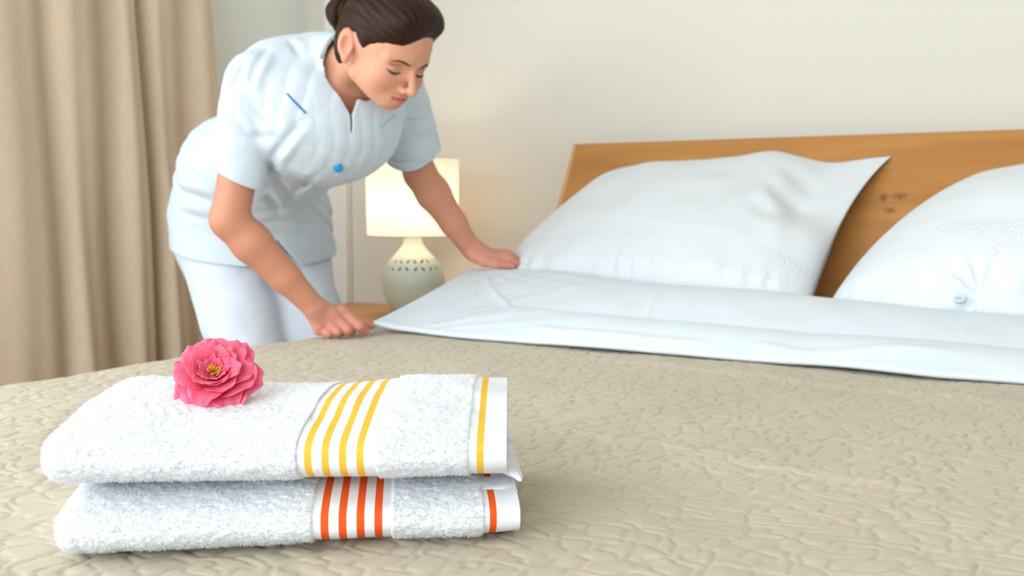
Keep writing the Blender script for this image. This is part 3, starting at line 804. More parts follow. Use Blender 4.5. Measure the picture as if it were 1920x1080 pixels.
def ell(c, r, axes=None):
    c = np.asarray(c, float); r = np.asarray(r, float)
    A = np.eye(3) if axes is None else np.stack([unit(a) for a in axes])
    def fn(x, y, z):
        dx, dy, dz = x - c[0], y - c[1], z - c[2]
        u = [(A[i, 0] * dx + A[i, 1] * dy + A[i, 2] * dz) for i in range(3)]
        k0 = np.sqrt(sum((u[i] / r[i]) ** 2 for i in range(3))); k1 = np.sqrt(sum((u[i] / r[i] ** 2) ** 2 for i in range(3)))
        return k0 * (k0 - 1) / np.maximum(k1, 1e-6)
    ext = np.sqrt(((A * r[:, None]) ** 2).sum(0))
    return fn, c - ext, c + ext
def cone(p0, r0, p1, r1, flat=None):
    """round cone; flat = (axis, factor) squeezes it along one direction"""
    p0 = np.asarray(p0, float); p1 = np.asarray(p1, float); d = p1 - p0; L2 = max(d @ d, 1e-12)
    def fn(x, y, z):
        px, py, pz = x - p0[0], y - p0[1], z - p0[2]
        t = np.clip((px * d[0] + py * d[1] + pz * d[2]) / L2, 0, 1)
        qx, qy, qz = px - t * d[0], py - t * d[1], pz - t * d[2]
        if flat is not None:
            a, k = unit(flat[0]), flat[1]; w = qx * a[0] + qy * a[1] + qz * a[2]
            qq = np.sqrt(np.maximum(qx * qx + qy * qy + qz * qz - w * w, 0) + (w * k) ** 2)
        else: qq = np.sqrt(qx * qx + qy * qy + qz * qz)
        return qq - (r0 + t * (r1 - r0))
    R = max(r0, r1)
    return fn, np.minimum(p0, p1) - R, np.maximum(p0, p1) + R

class Field:
    def __init__(self): self.prims = []
    def add(self, prim, k=0.01, op='+'): self.prims.append((op, k, *prim)); return self
    def eval(self, lo, hi, h):
        lo = np.asarray(lo, float); n = np.ceil((np.asarray(hi) - lo) / h).astype(int) + 1
        f = np.full(n, 1.0, np.float32)
        ax = [lo[i] + h * np.arange(n[i]) for i in range(3)]
        for op, k, fn, a, b in self.prims:
            m = k + 3 * h + .004
            i0 = np.maximum(np.floor((a - m - lo) / h).astype(int), 0); i1 = np.minimum(np.ceil((b + m - lo) / h).astype(int) + 1, n)
            if np.any(i1 <= i0): continue
            s = tuple(slice(i0[i], i1[i]) for i in range(3))
            d = fn(ax[0][s[0]][:, None, None], ax[1][s[1]][None, :, None], ax[2][s[2]][None, None, :]).astype(np.float32)
            g = f[s]
            if op == '+':
                q = np.maximum(k - np.abs(g - d), 0) / k; f[s] = np.minimum(g, d) - q * q * k * .25
            else:
                d = -d; q = np.maximum(k - np.abs(g - d), 0) / k; f[s] = np.maximum(g, d) + q * q * k * .25
        return f, lo, h

def surface_nets(f, lo, h):
    s = f < 0; n = np.array(f.shape)
    cnt = np.zeros(n - 1, np.int8)
    for dx in (0, 1):
        for dy in (0, 1):
            for dz in (0, 1): cnt += s[dx:n[0] - 1 + dx, dy:n[1] - 1 + dy, dz:n[2] - 1 + dz]
    act = (cnt > 0) & (cnt < 8); I = np.stack(np.nonzero(act), 1)
    num = np.full(n - 1, -1, np.int32); num[act] = np.arange(len(I))
    off = np.array([(a, b, c) for a in (0, 1) for b in (0, 1) for c in (0, 1)])
    vals = np.stack([f[I[:, 0] + o[0], I[:, 1] + o[1], I[:, 2] + o[2]] for o in off], 1)
    acc = np.zeros((len(I), 3)); w = np.zeros(len(I))
    for i in range(8):
        for j in range(i + 1, 8):
            if np.abs(off[i] - off[j]).sum() != 1: continue
            a, b = vals[:, i], vals[:, j]; m = (a < 0) != (b < 0)
            t = np.where(m, a / np.where(m, a - b, 1), 0)
            acc += np.where(m[:, None], off[i] + (off[j] - off[i]) * t[:, None], 0); w += m
    V = lo + h * (I + acc / w[:, None])
    faces = []
    for ax in range(3):
        b, c = (ax + 1) % 3, (ax + 2) % 3
        sl0 = [slice(None)] * 3; sl1 = [slice(None)] * 3
        sl0[ax] = slice(0, n[ax] - 1); sl1[ax] = slice(1, n[ax])
        s0, s1 = s[tuple(sl0)], s[tuple(sl1)]
        E = np.stack(np.nonzero(s0 != s1), 1)
        E = E[(E[:, b] > 0) & (E[:, b] < n[b] - 1) & (E[:, c] > 0) & (E[:, c] < n[c] - 1)]
        def g(db, dc):
            Q = E.copy(); Q[:, b] += db; Q[:, c] += dc; return num[Q[:, 0], Q[:, 1], Q[:, 2]]
        q = np.stack([g(-1, -1), g(0, -1), g(0, 0), g(-1, 0)], 1)
        fl = s0[E[:, 0], E[:, 1], E[:, 2]]
        q = np.where(fl[:, None], q, q[:, ::-1]); faces.append(q)
    return V, np.concatenate(faces)

def trilin(F3, P):
    f, lo, h = F3; P = np.asarray(P, float); q = (P - lo) / h
    q = np.clip(q, 0, np.array(f.shape) - 1.001); i = np.floor(q).astype(int); t = q - i; r = 0
    for dx in (0, 1):
        for dy in (0, 1):
            for dz in (0, 1):
                w = (t[..., 0] if dx else 1 - t[..., 0]) * (t[..., 1] if dy else 1 - t[..., 1]) * (t[..., 2] if dz else 1 - t[..., 2])
                r = r + w * f[i[..., 0] + dx, i[..., 1] + dy, i[..., 2] + dz]
    return r
def hit(F3, p, d, tmax=.3, step=.001):
    """first point of the surface met when walking from p along d"""
    d = unit(d); ts = np.arange(0, tmax, step); Q = np.asarray(p, float) + ts[:, None] * d
    v = trilin(F3, Q); k = np.nonzero(v < 0)[0]
    return Q[k[0]] if len(k) else Q[int(np.argmin(v))]

# ---- pose: joints in world space
FW = unit((.932, -.363, 0)); LF = unit((.363, .932, 0)); UP = V3(0, 0, 1)
HIP = V3(-1.800, 1.760, .845); SH = V3(-1.449, 1.622, 1.145)
R_SH, R_EL, R_WR = V3(-1.507, 1.486, 1.120), V3(-1.5405, 1.4441, .857), V3(-1.446, 1.5735, .6835)
L_SH, L_EL, L_WR = V3(-1.391, 1.777, 1.125), V3(-1.4512, 1.9354, .956), V3(-1.3934, 2.0538, .7845)
HF = unit((.897, -.129, -.423)); HL = unit((.1415, .990, 0)); HU = np.cross(HL, HF) * -1
HU = unit((.4187, -.060, .906)); HU = unit(HU - HF * (HU @ HF)); HL = np.cross(HU, HF) * 1.0
HO = V3(-1.2947, 1.5146, 1.1741) + .070 * HL
HAX = (HL, HF, HU)
def hp(x, y, z): return HO + x * HL + y * HF + z * HU

body = Field()
def head():
    A = body.add
    A(ell(hp(0, .012, .040), (.0715, .093, .083), HAX), .01)
    A(ell(hp(0, .054, .030), (.057, .051, .055), HAX), .02)
    A(ell(hp(0, .052, -.028), (.0555, .046, .050), HAX), .02)
    for s in (-1, 1):
        A(cone(hp(s * .047, .014, -.040), .0175, hp(s * .013, .0640, -.0700), .0125), .022)
        A(ell(hp(s * .037, .066, -.026), (.0225, .0235, .021), HAX), .018)
        A(cone(hp(s * .012, .0975, .013), .0075, hp(s * .044, .080, .012), .008), .014)
    A(ell(hp(0, .0700, -.0700), (.0165, .0145, .0135), HAX), .016)
    A(ell(hp(0, .0770, -.0515), (.0245, .0185, .020), HAX), .014)
    A(cone(hp(0, .0985, .008), .0055, hp(0, .1160, -.032), .0074), .010)
    A(ell(hp(0, .1180, -.0355), (.0085, .0092, .0082), HAX), .007)
    for s in (-1, 1): A(ell(hp(s * .0105, .1055, -.0385), (.0065, .0085, .0062), HAX), .006)
    for s in (-1, 1): A(ell(hp(s * .0285, .1075, -.005), (.0155, .013, .0105), HAX), .014, '-')
    for s in (-1, 1):
        A(ell(hp(s * .0310, .0795, -.0040), (.0150, .0145, .0130), HAX), .0045)
        A(cone(hp(s * .0190, .0960, .0045), .0018, hp(s * .0420, .0880, .0035), .0018), .003, '-')
    # lips
    up = [(-.0195, .0855, -.0580), (-.008, .0940, -.0545), (0, .0950, -.0556), (.008, .0940, -.0545), (.0195, .0855, -.0580)]
    lw = [(-.0175, .0855, -.0595), (-.007, .0930, -.0625), (.007, .0930, -.0625), (.0175, .0855, -.0595)]
    for c, r in ((up, .0036), (lw, .0044)):
        for p, q in zip(c[:-1], c[1:]): A(cone(hp(*p), r * (.75 if abs(p[0]) > .015 else 1), hp(*q), r * (.75 if abs(q[0]) > .015 else 1)), .004)
    A(cone(hp(-.018, .0910, -.0588), .0012, hp(0, .0995, -.0588), .0014), .003, '-'); A(cone(hp(0, .0995, -.0588), .0014, hp(.018, .0910, -.0588), .0012), .003, '-')
    for s in (-1, 1): A(ell(hp(s * .0052, .1085, -.0440), (.003, .004, .0022), HAX), .003, '-')
    # ears
    for s in (-1, 1):
        ax = (unit(HL * s + HF * .35), unit(HF - HL * s * .35 + HU * .15), unit(HU - HF * .2))
        A(ell(hp(s * .0735, -.008, .006), (.0075, .0175, .0275), ax), .004)
        A(ell(hp(s * .0725, .000, -.020), (.0065, .0085, .0105), ax), .006)
        A(ell(hp(s * .0800, -.002, .004), (.0085, .0105, .0165), ax), .003, '-')
head()
# neck
N0 = SH - .02 * FW + .02 * UP; N1 = hp(0, -.012, -.022)
body.add(cone(N0, .044, N1, .0415), .014)
body.add(cone(hp(-.030, -.012, -.015), .014, SH + .075 * FW - .03 * UP - .015 * LF, .013), .02)
body.add(cone(hp(.030, -.012, -.015), .014, SH + .075 * FW - .03 * UP + .015 * LF, .013), .02)
# trunk (under the tunic)
CH = V3(-1.4466, 1.6085, 1.060); MID = V3(-1.5787, 1.6558, 1.030); LUM = V3(-1.725, 1.705, .955)
body.add(cone(R_SH, .045, L_SH, .045), .05)
body.add(ell(CH, (.140, .100, .100), (LF, FW, UP)), .04)
body.add(ell(MID, (.125, .105, .105), (LF, FW, UP)), .04)
body.add(ell(LUM, (.120, .100, .105), (LF, FW, UP)), .04)
body.add(ell(HIP, (.155, .115, .12), (LF, FW, UP)), .04)
# arms
def arm(sh, el, wr):
    d1 = unit(el - sh); d2 = unit(wr - el)
    m = sh + (el - sh) * .45
    body.add(cone(sh, .038, m, .0385), .02); body.add(cone(m, .0385, el, .0360), .012)
    b = el + (wr - el) * .26; c = el + (wr - el) * .66
    body.add(cone(el, .0360, b, .0385), .012); body.add(cone(b, .0385, c, .0300), .012); body.add(cone(c, .0300, wr, .0235), .012)
arm(R_SH, R_EL, R_WR); arm(L_SH, L_EL, L_WR)
# legs inside the trousers, down to the shoes
KNEE = []; ANK = []
for s in (-1, 1):
    hj = HIP + s * .085 * LF - .02 * UP
    kn = HIP + s * .070 * LF + .200 * FW; kn[2] = .46
    an = HIP + s * .075 * LF + .110 * FW; an[2] = .09
    KNEE.append(kn); ANK.append(an)
    body.add(cone(hj, .075, kn, .052), .03); body.add(cone(kn, .052, an, .034), .02)
    body.add(cone(an, .034, an + V3(0, 0, -.045) + .11 * FW, .022), .02)
# hands
def finger(pts, radii, k=.0022):
    for (p, r), (q, t) in zip(zip(pts[:-1], radii[:-1]), zip(pts[1:], radii[1:])): body.add(cone(p, r, q, t), k)
def A3(*p): return [np.array(q, float) for q in p]
TIPS = []
def right_hand():
    o = V3(.010, -.012, .004)
    mcp = A3((-1.4140, 1.6229, .6700), (-1.4250, 1.6050, .6640), (-1.4335, 1.5900, .6530), (-1.4385, 1.5800, .6400))
    pip = A3((-1.3800, 1.6340, .6420), (-1.3930, 1.6140, .6365), (-1.4065, 1.5985, .6330), (-1.4200, 1.5865, .6295))
    tip = A3((-1.3800, 1.6510, .6310), (-1.3990, 1.6320, .6300), (-1.4130, 1.6160, .6290), (-1.4250, 1.6020, .6285))
    for i, (a, b, c) in enumerate(zip(mcp, pip, tip)):
        r = (.0122, .0118, .0110, .0098)[i]
        body.add(cone(R_WR + (a - R_WR) * .10 + V3(0, 0, -.001), .017, a - V3(0, 0, .004), .0115), .012)
        finger([a, b, c], [r, r * .92, r * .78]); TIPS.append((a, 'k')); TIPS.append((b, 'k'))
        body.add(ell(a + V3(.002, -.003, .003), (r * .98,) * 3), .004)
    body.add(ell((mcp[0] + mcp[3] + R_WR * 2) / 4 + V3(.004, .016, -.010), (.022, .018, .016)), .015)
    th = A3((-1.4400, 1.6080, .6600), (-1.4220, 1.6480, .6470), (-1.4020, 1.6700, .6400), (-1.3905, 1.6860, .6365))
    finger(th, [.014, .0115, .0100, .0072], .007); TIPS.append((th[3], 't'))
def left_hand():
    mcp = A3((-1.3413, 2.0728, .7592), (-1.3471, 2.0902, .7655), (-1.3616, 2.1027, .7703), (-1.378, 2.1095, .7732))
    pip = A3((-1.3143, 2.094, .7597), (-1.3211, 2.1124, .7665), (-1.3385, 2.124, .7703), (-1.3578, 2.1288, .7713))
    tip = A3((-1.2990, 2.1100, .7465), (-1.3055, 2.1300, .7510), (-1.3269, 2.1413, .7585), (-1.3442, 2.1432, .7605))
    for i, (a, b, c) in enumerate(zip(mcp, pip, tip)):
        r = (.0112, .0112, .0106, .0095)[i]
        body.add(cone(L_WR + (a - L_WR) * .10, .018, a - V3(0, 0, .003), .0115), .012)
        finger([a, b, c], [r, r * .92, r * .76]); TIPS.append((c, 't'))
    body.add(ell((mcp[0] + mcp[3] + L_WR * 2) / 4 + V3(.002, -.010, -.012), (.024, .020, .014)), .015)
    th = A3((-1.378, 2.0468, .7665), (-1.3549, 2.0545, .7535), (-1.3297, 2.066, .7475), (-1.2990, 2.089, .7420))
    finger(th, [.015, .0120, .0100, .0074], .007); TIPS.append((th[3], 't'))
right_hand(); left_hand()

def mesh_body():
    fine = [(np.minimum.reduce([hp(sx * .11, sy, sz) for sx in (-1, 1) for sy in (-.11, .14) for sz in (-.10, .15)]),
             np.maximum.reduce([hp(sx * .11, sy, sz) for sx in (-1, 1) for sy in (-.11, .14) for sz in (-.10, .15)]), .0015),
            (V3(-1.48, 1.555, .612), V3(-1.355, 1.705, .705), .0013), (V3(-1.43, 2.02, .72), V3(-1.28, 2.17, .815), .0014)]
    Vs, Fs, k = [], [], 0
    co, clo, ch = body.eval(V3(-2.06, 1.36, .02), V3(-1.10, 2.28, 1.36), .004)
    V, Fc = surface_nets(co, clo, ch)
    cen = V[Fc].mean(1); drop = np.zeros(len(Fc), bool)
    for a, b, h in fine: drop |= np.all((cen > a + .006) & (cen < b - .006), 1)
    Vs.append(V); Fs.append(Fc[~drop]); k = len(V)
    for a, b, h in fine:
        V, Fc = surface_nets(*body.eval(a, b, h)); Vs.append(V); Fs.append(Fc + k); k += len(V)
    return np.concatenate(Vs), np.concatenate(Fs)

def head_local(V):
    D = V - HO; return D @ HL, D @ HF, D @ HU

m_skin = new_mat('skin', (.75, .45, .34), .48, .35, sss=.12)
_n, _l, _b = nodes(m_skin)
_at = _n.new('ShaderNodeAttribute'); _at.attribute_name = 'tone'
_l.new(_at.outputs['Color'], _b.inputs['Base Color'])
add_bump(m_skin, 700, .04, .0005)
m_cloth = new_mat('white_uniform_cotton', (.63, .71, .79), .8, .15, sheen=.1)
add_bump(m_cloth, 1200, .10, .0005); add_bump(m_cloth, 26, .45, .006, detail=3)
m_trou = new_mat('white_trouser_cotton', (.66, .715, .80), .8, .15); add_bump(m_trou, 1200, .1, .0005); add_bump(m_trou, 18, .3, .006, detail=2)
m_hair = new_mat('brown_hair', (.035, .014, .008), .46, .18)
m_brow = new_mat('brow_hair', (.11, .055, .034), .8, .1)
m_lash = new_mat('lash_dark', (.06, .035, .028), .8, .1)
m_blue = new_mat('blue_piping', (.03, .19, .50), .6, .2)
m_lblue = new_mat('light_blue_piping', (.22, .66, .82), .6, .2)
m_btn = new_mat('turquoise_button', (.008, .30, .62), .3, .5)
m_shoe = new_mat('white_shoe_leather', (.8, .8, .8), .5)

def build_person():
    root = thing('person', 'person in white short-sleeved uniform bending over the bed to straighten the sheet', 'person', (HIP[0] + .1, HIP[1], 0))
    V, Fc = mesh_body()
    o = np_mesh('body', V, Fc, m_skin); keep(o, root)
    x, y, z = head_local(V)
    base = np.array([.61, .272, .17]); col = np.tile(base, (len(V), 1))
    def mix(w, c): 
        col[:] = col * (1 - w[:, None]) + np.array(c) * w[:, None]
    inhead = (np.abs(x) < .1) & (y > -.1) & (y < .14) & (z > -.1) & (z < .14)
    mix(inhead * .85, (.70, .35, .225))
    for s in (-1, 1):
        mix(inhead * .45 * np.exp(-(((x - s * .042) / .02) ** 2 + ((y - .07) / .03) ** 2 + ((z + .03) / .018) ** 2)), (.70, .24, .17))
        mix(inhead * .35 * np.exp(-(((x - s * .031) / .016) ** 2 + ((z + .0) / .008) ** 2)) * (y > .07), (.50, .25, .18))
        mix(inhead * .4 * np.exp(-(((x - s * .076) / .012) ** 2 + ((y + .006) / .02) ** 2)), (.72, .26, .18))
    lip = sstep(.0062, .0040, np.abs(z + .0590 + .00 * x) - .0012 * (1 - (x / .022) ** 2)) * sstep(.0215, .0165, np.abs(x)) * (y > .080)
    mix(inhead * .85 * lip, (.60, .17, .17))
    mix(inhead * .75 * np.exp(-((z + .0588) / .0012) ** 2) * sstep(.0205, .016, np.abs(x)) * (y > .080), (.22, .05, .05))  # mouth line: shade of the crease between the lips, painted into the skin colour
    mix(inhead * .3 * np.exp(-(((y - .117) / .01) ** 2 + (x / .012) ** 2 + ((z + .035) / .01) ** 2)), (.72, .27, .2))
    for hc, hr in ((V3(-1.41, 1.615, .65), .06), (V3(-1.34, 2.09, .76), .06)):
        mix(.7 * sstep(hr * 1.5, hr * .6, np.linalg.norm(V - hc, axis=1)), (.66, .28, .215))
    for p, k in TIPS:
        w = np.exp(-(((V - p) / (.011 if k == 'k' else .010)) ** 2).sum(1)); mix(.55 * w, (.74, .24, .18))
    at = o.data.attributes.new('tone', 'FLOAT_COLOR', 'POINT')
    at.data.foreach_set('color', np.concatenate([col, np.ones((len(V), 1))], 1).astype(np.float32).ravel())
    # brows, lash lines
    HB = body.eval(np.minimum.reduce([hp(sx * .11, sy, sz) for sx in (-1, 1) for sy in (-.11, .16) for sz in (-.11, .15)]),
                   np.maximum.reduce([hp(sx * .11, sy, sz) for sx in (-1, 1) for sy in (-.11, .16) for sz in (-.11, .15)]), .002)
    def face_curve(name, pts, rad, mat, lift=.0004):
        pts = np.array(pts, float); t = np.linspace(0, 1, 24); tk = np.linspace(0, 1, len(pts))
        xs, zs = interp(t, tk, pts[:, 0]), interp(t, tk, pts[:, 1])
        P = [hit(HB, hp(a, .16, b), -HF, .16) + HF * lift for a, b in zip(xs, zs)]
        P = np.array(P); P[1:-1] = (P[:-2] + 2 * P[1:-1] + P[2:]) / 4
        w = interp(t, np.linspace(0, 1, len(rad)), rad)
        keep(tube_obj(name, P, w, mat, n=8), root)
    for s in (-1, 1):
        face_curve('eyebrow', [(s * .013, .0095), (s * .024, .0125), (s * .036, .0135), (s * .049, .0085)], [.0015, .0024, .0019, .0005], m_brow)
        face_curve('eyelashes', [(s * .0175, -.0085), (s * .025, -.0110), (s * .034, -.0120), (s * .041, -.0100), (s * .048, -.0065)], [.0005, .0017, .0021, .0019, .0005], m_lash)
    # hair: swept back cap with a bun
    hair = Field()
    hair.add(ell(hp(0, .013, .047), (.0800, .1030, .0885), HAX), .01)
    hair.add(ell(hp(.004, .070, .078), (.062, .046, .042), HAX), .03)
    hair.add(ell(hp(0, -.045, -.005), (.058, .042, .060), HAX), .03)
    hair.add(ell(hp(0, -.118, .036), (.037, .033, .037), HAX), .010)
    lo = np.minimum.reduce([hp(sx * .11, sy, sz) for sx in (-1, 1) for sy in (-.17, .14) for sz in (-.09, .17)]); hi = np.maximum.reduce([hp(sx * .11, sy, sz) for sx in (-1, 1) for sy in (-.17, .14) for sz in (-.09, .17)])
    f, lo, h = hair.eval(lo, hi, .0018)
    gx, gy, gz = np.meshgrid(*[lo[i] + h * np.arange(f.shape[i]) for i in range(3)], indexing='ij', sparse=True)
    D = [gx - HO[0], gy - HO[1], gz - HO[2]]
    lx, ly, lz = (sum(D[i] * A[i] for i in range(3)) for A in (HL, HF, HU))
    # hairline height as a function of the distance forward of the ear
    zl = np.interp(ly, [-.13, -.10, -.06, -.034, -.022, -.010, .010, .024, .032, .042, .069, .098, .107, .112, .13], [-.05, -.055, -.058, -.045, .000, .028, .032, .012, .003, .008, .018, .030, .052, .080, .10])
    zl = zl + np.clip((lx + .025) / .05, 0, 1) * .034 * sstep(.05, .09, ly)
    f = (f + .0105 * np.exp(-np.maximum(lz - zl, 0) / .016) * sstep(.015, .05, ly) + .004 * np.exp(-np.maximum(lz - zl, 0) / .010)).astype(np.float32)
    band = np.abs(f) < .012
    th = np.arctan2(lx, lz - .015)
    f = f + np.where(band, (.0007 * np.sin(th * 46 + 6 * np.sin(ly * 22)) + .0005 * np.sin(th * 103 + ly * 30)) * sstep(.004, .022, lz - zl), 0).astype(np.float32)
    cutf = ((zl - lz) * .8).astype(np.float32)
    bun = np.sqrt((lx / 1) ** 2 + (ly + .118) ** 2 + (lz - .036) ** 2) < .046
    f = np.where(bun, f, np.maximum(f, cutf))
    Vh, Fh = surface_nets(f, lo, h)
    for _ in range(5):                                   # soften the cut hairline
        acc = np.zeros_like(Vh); cn = np.zeros(len(Vh))
        for i in range(4):
            np.add.at(acc, Fh[:, i], Vh[Fh[:, (i + 1) % 4]]); np.add.at(cn, Fh[:, i], 1)
        Vh = .5 * Vh + .5 * acc / np.maximum(cn, 1)[:, None]
    x, y, z = head_local(Vh); thv = np.arctan2(x, z - .015)
    ho = np_mesh('hair', Vh, Fh, m_hair, uv=np.stack([thv / (2 * PI) + .5, y * 2.0 + .5], 1)); keep(ho, root)
    # bun: coiled strands
    rng = np.random.default_rng(5)
    m_hn, m_hl, m_hb = nodes(m_hair)
    uvn = m_hn.new('ShaderNodeUVMap'); mp = m_hn.new('ShaderNodeMapping'); mp.inputs['Scale'].default_value = (150, 3, 1); ns = m_hn.new('ShaderNodeTexNoise'); ns.inputs['Scale'].default_value = 1.0; ns.inputs['Detail'].default_value = 4
    rp = m_hn.new('ShaderNodeValToRGB'); rp.color_ramp.elements[0].position = .3; rp.color_ramp.elements[1].position = .75
    rp.color_ramp.elements[0].color = (.010, .0042, .0028, 1); rp.color_ramp.elements[1].color = (.048, .019, .009, 1)
    m_hl.new(uvn.outputs[0], mp.inputs[0]); m_hl.new(mp.outputs[0], ns.inputs['Vector']); m_hl.new(ns.outputs['Fac'], rp.inputs[0]); m_hl.new(rp.outputs[0], m_hb.inputs['Base Color'])
    bp = m_hn.new('ShaderNodeBump'); bp.inputs['Strength'].default_value = .5; bp.inputs['Distance'].default_value = .0015; m_hl.new(ns.outputs['Fac'], bp.inputs['Height']); m_hl.new(bp.outputs[0], m_hb.inputs['Normal'])
    bo = None
    for k in range(5):
        t = np.linspace(0, 2 * PI, 60); R = .030 - .0035 * k; yy = -.112 - .0075 * k
        path = np.array([hp(R * math.cos(a + k), yy + .004 * math.sin(2 * a + k), .036 + R * math.sin(a + k)) for a in t])
        ob = tube_obj('bun_coil', path, .0105 + .0008 * np.sin(t * 3 + k), m_hair, n=14); 
        if bo is None: bo = ob
        keep(ob, root)
    for k in range(14):                                  # loose wisps at the nape and along the hairline
        a = rng.uniform(0, 1)
        p0 = hp(rng.uniform(-.03, .03), rng.uniform(-.085, -.07), rng.uniform(-.035, -.005))
        p1 = p0 - HF * rng.uniform(.008, .022) - HU * rng.uniform(.0, .016); pm = (p0 + p1) / 2 + HU * .004
        keep(tube_obj('hair_wisp', [p0, pm, p1], [.0004, .0004, .0001], m_hair, n=4), root)

    # ---- tunic
    tun = Field()
    tun.add(cone(R_SH + .004 * UP, .052, L_SH + .004 * UP, .052), .03); tun.add(ell(V3(-1.515, 1.600, 1.150), (.115, .085, .075), (LF, FW, UP)), .04)
    tun.add(ell(CH + V3(.004, 0, -.010), (.163, .128, .126), (LF, FW, UP)), .05)
    tun.add(ell(MID, (.155, .135, .135), (LF, FW, UP)), .05)
    tun.add(ell(LUM + V3(-.016, -.014, .004), (.155, .140, .132), (LF, FW, UP)), .05)
    tun.add(ell(HIP + V3(.004, -.008, .015), (.189, .148, .155), (LF, FW, UP)), .05)
    hemc = HIP + V3(0, 0, -.12)
    tun.add(ell(HIP + .012 * FW - .10 * UP, (.195, .150, .14), (LF, FW, UP)), .04)
    # sleeves
    def sleeve(sh, el, L, r0, r1, back):
        d = unit(el - sh); e = sh + d * L
        tun.add(cone(sh + .004 * UP, r0, e + back, r1), .010); return e + back, d
    rc, rd = sleeve(R_SH, R_EL, .212, .056, .054, -.010 * FW + .004 * LF)
    lc, ld = sleeve(L_SH, L_EL, .185, .058, .058, V3(0, 0, 0))
    tun.add(cone(N0, .066, N0 + .150 * unit(N1 - N0), .0575), .022)          # collar stand
    lo, hi = V3(-2.06, 1.36, .66), V3(-1.24, 2.06, 1.28)
    f, lo, h = tun.eval(lo, hi, .0026)
    gx, gy, gz = np.meshgrid(*[lo[i] + h * np.arange(f.shape[i]) for i in range(3)], indexing='ij', sparse=True)
    def dot(c, d): return (gx - c[0]) * d[0] + (gy - c[1]) * d[1] + (gz - c[2]) * d[2]
    # wrinkles: drag folds pushed into the cloth near the surface
    ii = np.nonzero((f > -.032) & (f < .032)); Pn = np.stack([lo[k] + h * ii[k] for k in range(3)], 1)
    def ridge(P, c, d, wl, n, amp, sx, sy, ph=0.):
        d = unit(d); n = unit(n); q = P - c
        a = q @ d; b = q @ n; e = q - a[:, None] * d - b[:, None] * n; ee = np.linalg.norm(e, axis=1)
        sgn = 1 - 2 * np.abs(np.sin(PI * (a + .22 * b * np.sin(b * 26 + ph)) / wl + ph)) ** .8
        return amp * sgn * np.exp(-(a / sx) ** 2 - (b / sy) ** 2)
    w = .0028 * vnoise(Pn, 11, 3) + .0014 * vnoise(Pn, 30, 4)
    spine = unit(SH - HIP); nrm = unit(np.cross(LF, spine))
    side = unit(LF)
    w += ridge(Pn, LUM - .06 * FW - .12 * LF, unit(spine + .5 * UP), .044, unit(FW - .5 * UP), .0026, .06, .07)                       # waist creases on the near flank
    w += ridge(Pn, MID - .12 * LF - .02 * UP, unit(UP * .8 + FW * .6), .040, unit(FW - .7 * UP), .0036, .07, .10, 1.)
    w += ridge(Pn, R_SH - .05 * UP + .03 * FW, unit(FW * .8 + UP * .3), .030, unit(UP - .4 * FW), .0030, .05, .06, .5)     # armpit / sleeve folds
    w += ridge(Pn, R_SH - .10 * UP - .03 * FW, unit(UP * .8 + FW * .5), .052, unit(FW - .3 * UP), .0026, .06, .05, 2.)
    w += ridge(Pn, L_SH - .04 * UP, unit(FW + .3 * LF), .030, UP, .0026, .05, .06)
    w += ridge(Pn, SH - .10 * FW + .03 * UP, unit(LF + .5 * FW), .05, unit(FW - .5 * UP), .0005, .12, .07)
    w += ridge(Pn, CH - .05 * LF - .09 * UP, unit(LF * .5 + UP * .8), .034, unit(FW * .6 + LF * .5 - .4 * UP), .0026, .05, .09, .7)
    w += ridge(Pn, CH + .1 * FW - .06 * UP, unit(LF), .030, UP, .0008, .12, .08, .7)                                    # folds hanging from the bust
    w += ridge(Pn, HIP - .1 * FW + .09 * UP, unit(UP + .3 * FW), .034, LF, .0018, .05, .10, .2)
    # drag folds sculpted into the near side: grooves with a soft ridge beside them, running deep along VE
    VE = unit((-.725, .726, .03)); Pv_all = Pn - (Pn @ VE)[:, None] * VE
    for amp, wd, pts in CREASES:
        pts = np.array(pts); n_ = len(pts) - 1; mid_ = (pts[0] + pts[-1]) / 2; mid_ = mid_ - (mid_ @ VE) * VE
        near_ = np.nonzero(((Pv_all - mid_) ** 2).sum(1) < (np.linalg.norm(pts[-1] - pts[0]) / 2 + .06) ** 2)[0]; Pn_ = Pn[near_]; Pv = Pv_all[near_]
        best = np.full(len(Pn_), 9.); side_ = np.zeros(len(Pn_)); tt = np.zeros(len(Pn_))
        for i in range(n_):
            a_ = pts[i] - (pts[i] @ VE) * VE; b_ = pts[i + 1] - (pts[i + 1] @ VE) * VE; d_ = b_ - a_
            t_ = np.clip(((Pv - a_) @ d_) / (d_ @ d_), 0, 1); e_ = Pv - a_ - t_[:, None] * d_; r_ = np.linalg.norm(e_, axis=1)
            nn_ = np.cross(d_, VE); nn_ /= np.linalg.norm(nn_)
            m_ = r_ < best; best = np.where(m_, r_, best); side_ = np.where(m_, e_ @ nn_, side_); tt = np.where(m_, (i + t_) / n_, tt)
        fade = np.sin(np.clip(tt, 0.03, .97) * PI) ** .6 * (np.abs((Pn_ - pts[len(pts) // 2]) @ VE) < .13)
        w[near_] += amp * fade * (np.exp(-(best / wd) ** 2) - .55 * np.exp(-((side_ - 1.7 * wd) / (1.2 * wd)) ** 2) * (best < 4 * wd) * np.exp(-np.maximum(best - np.abs(side_), 0) / wd))
    f[ii] += w.astype(np.float32)
    T0 = (f.copy(), lo, h)
    s_h = unit((.1978, -.0894, .976))
    cut = -dot(HIP - .0585 * s_h, s_h)                                                    # hem
    f2 = np.maximum(f, cut.astype(np.float32))
    RT = unit(rd + .34 * V3(-.849, -.528, 0) - .28 * V3(.528, -.849, 0)); rc = rc - rd * .020
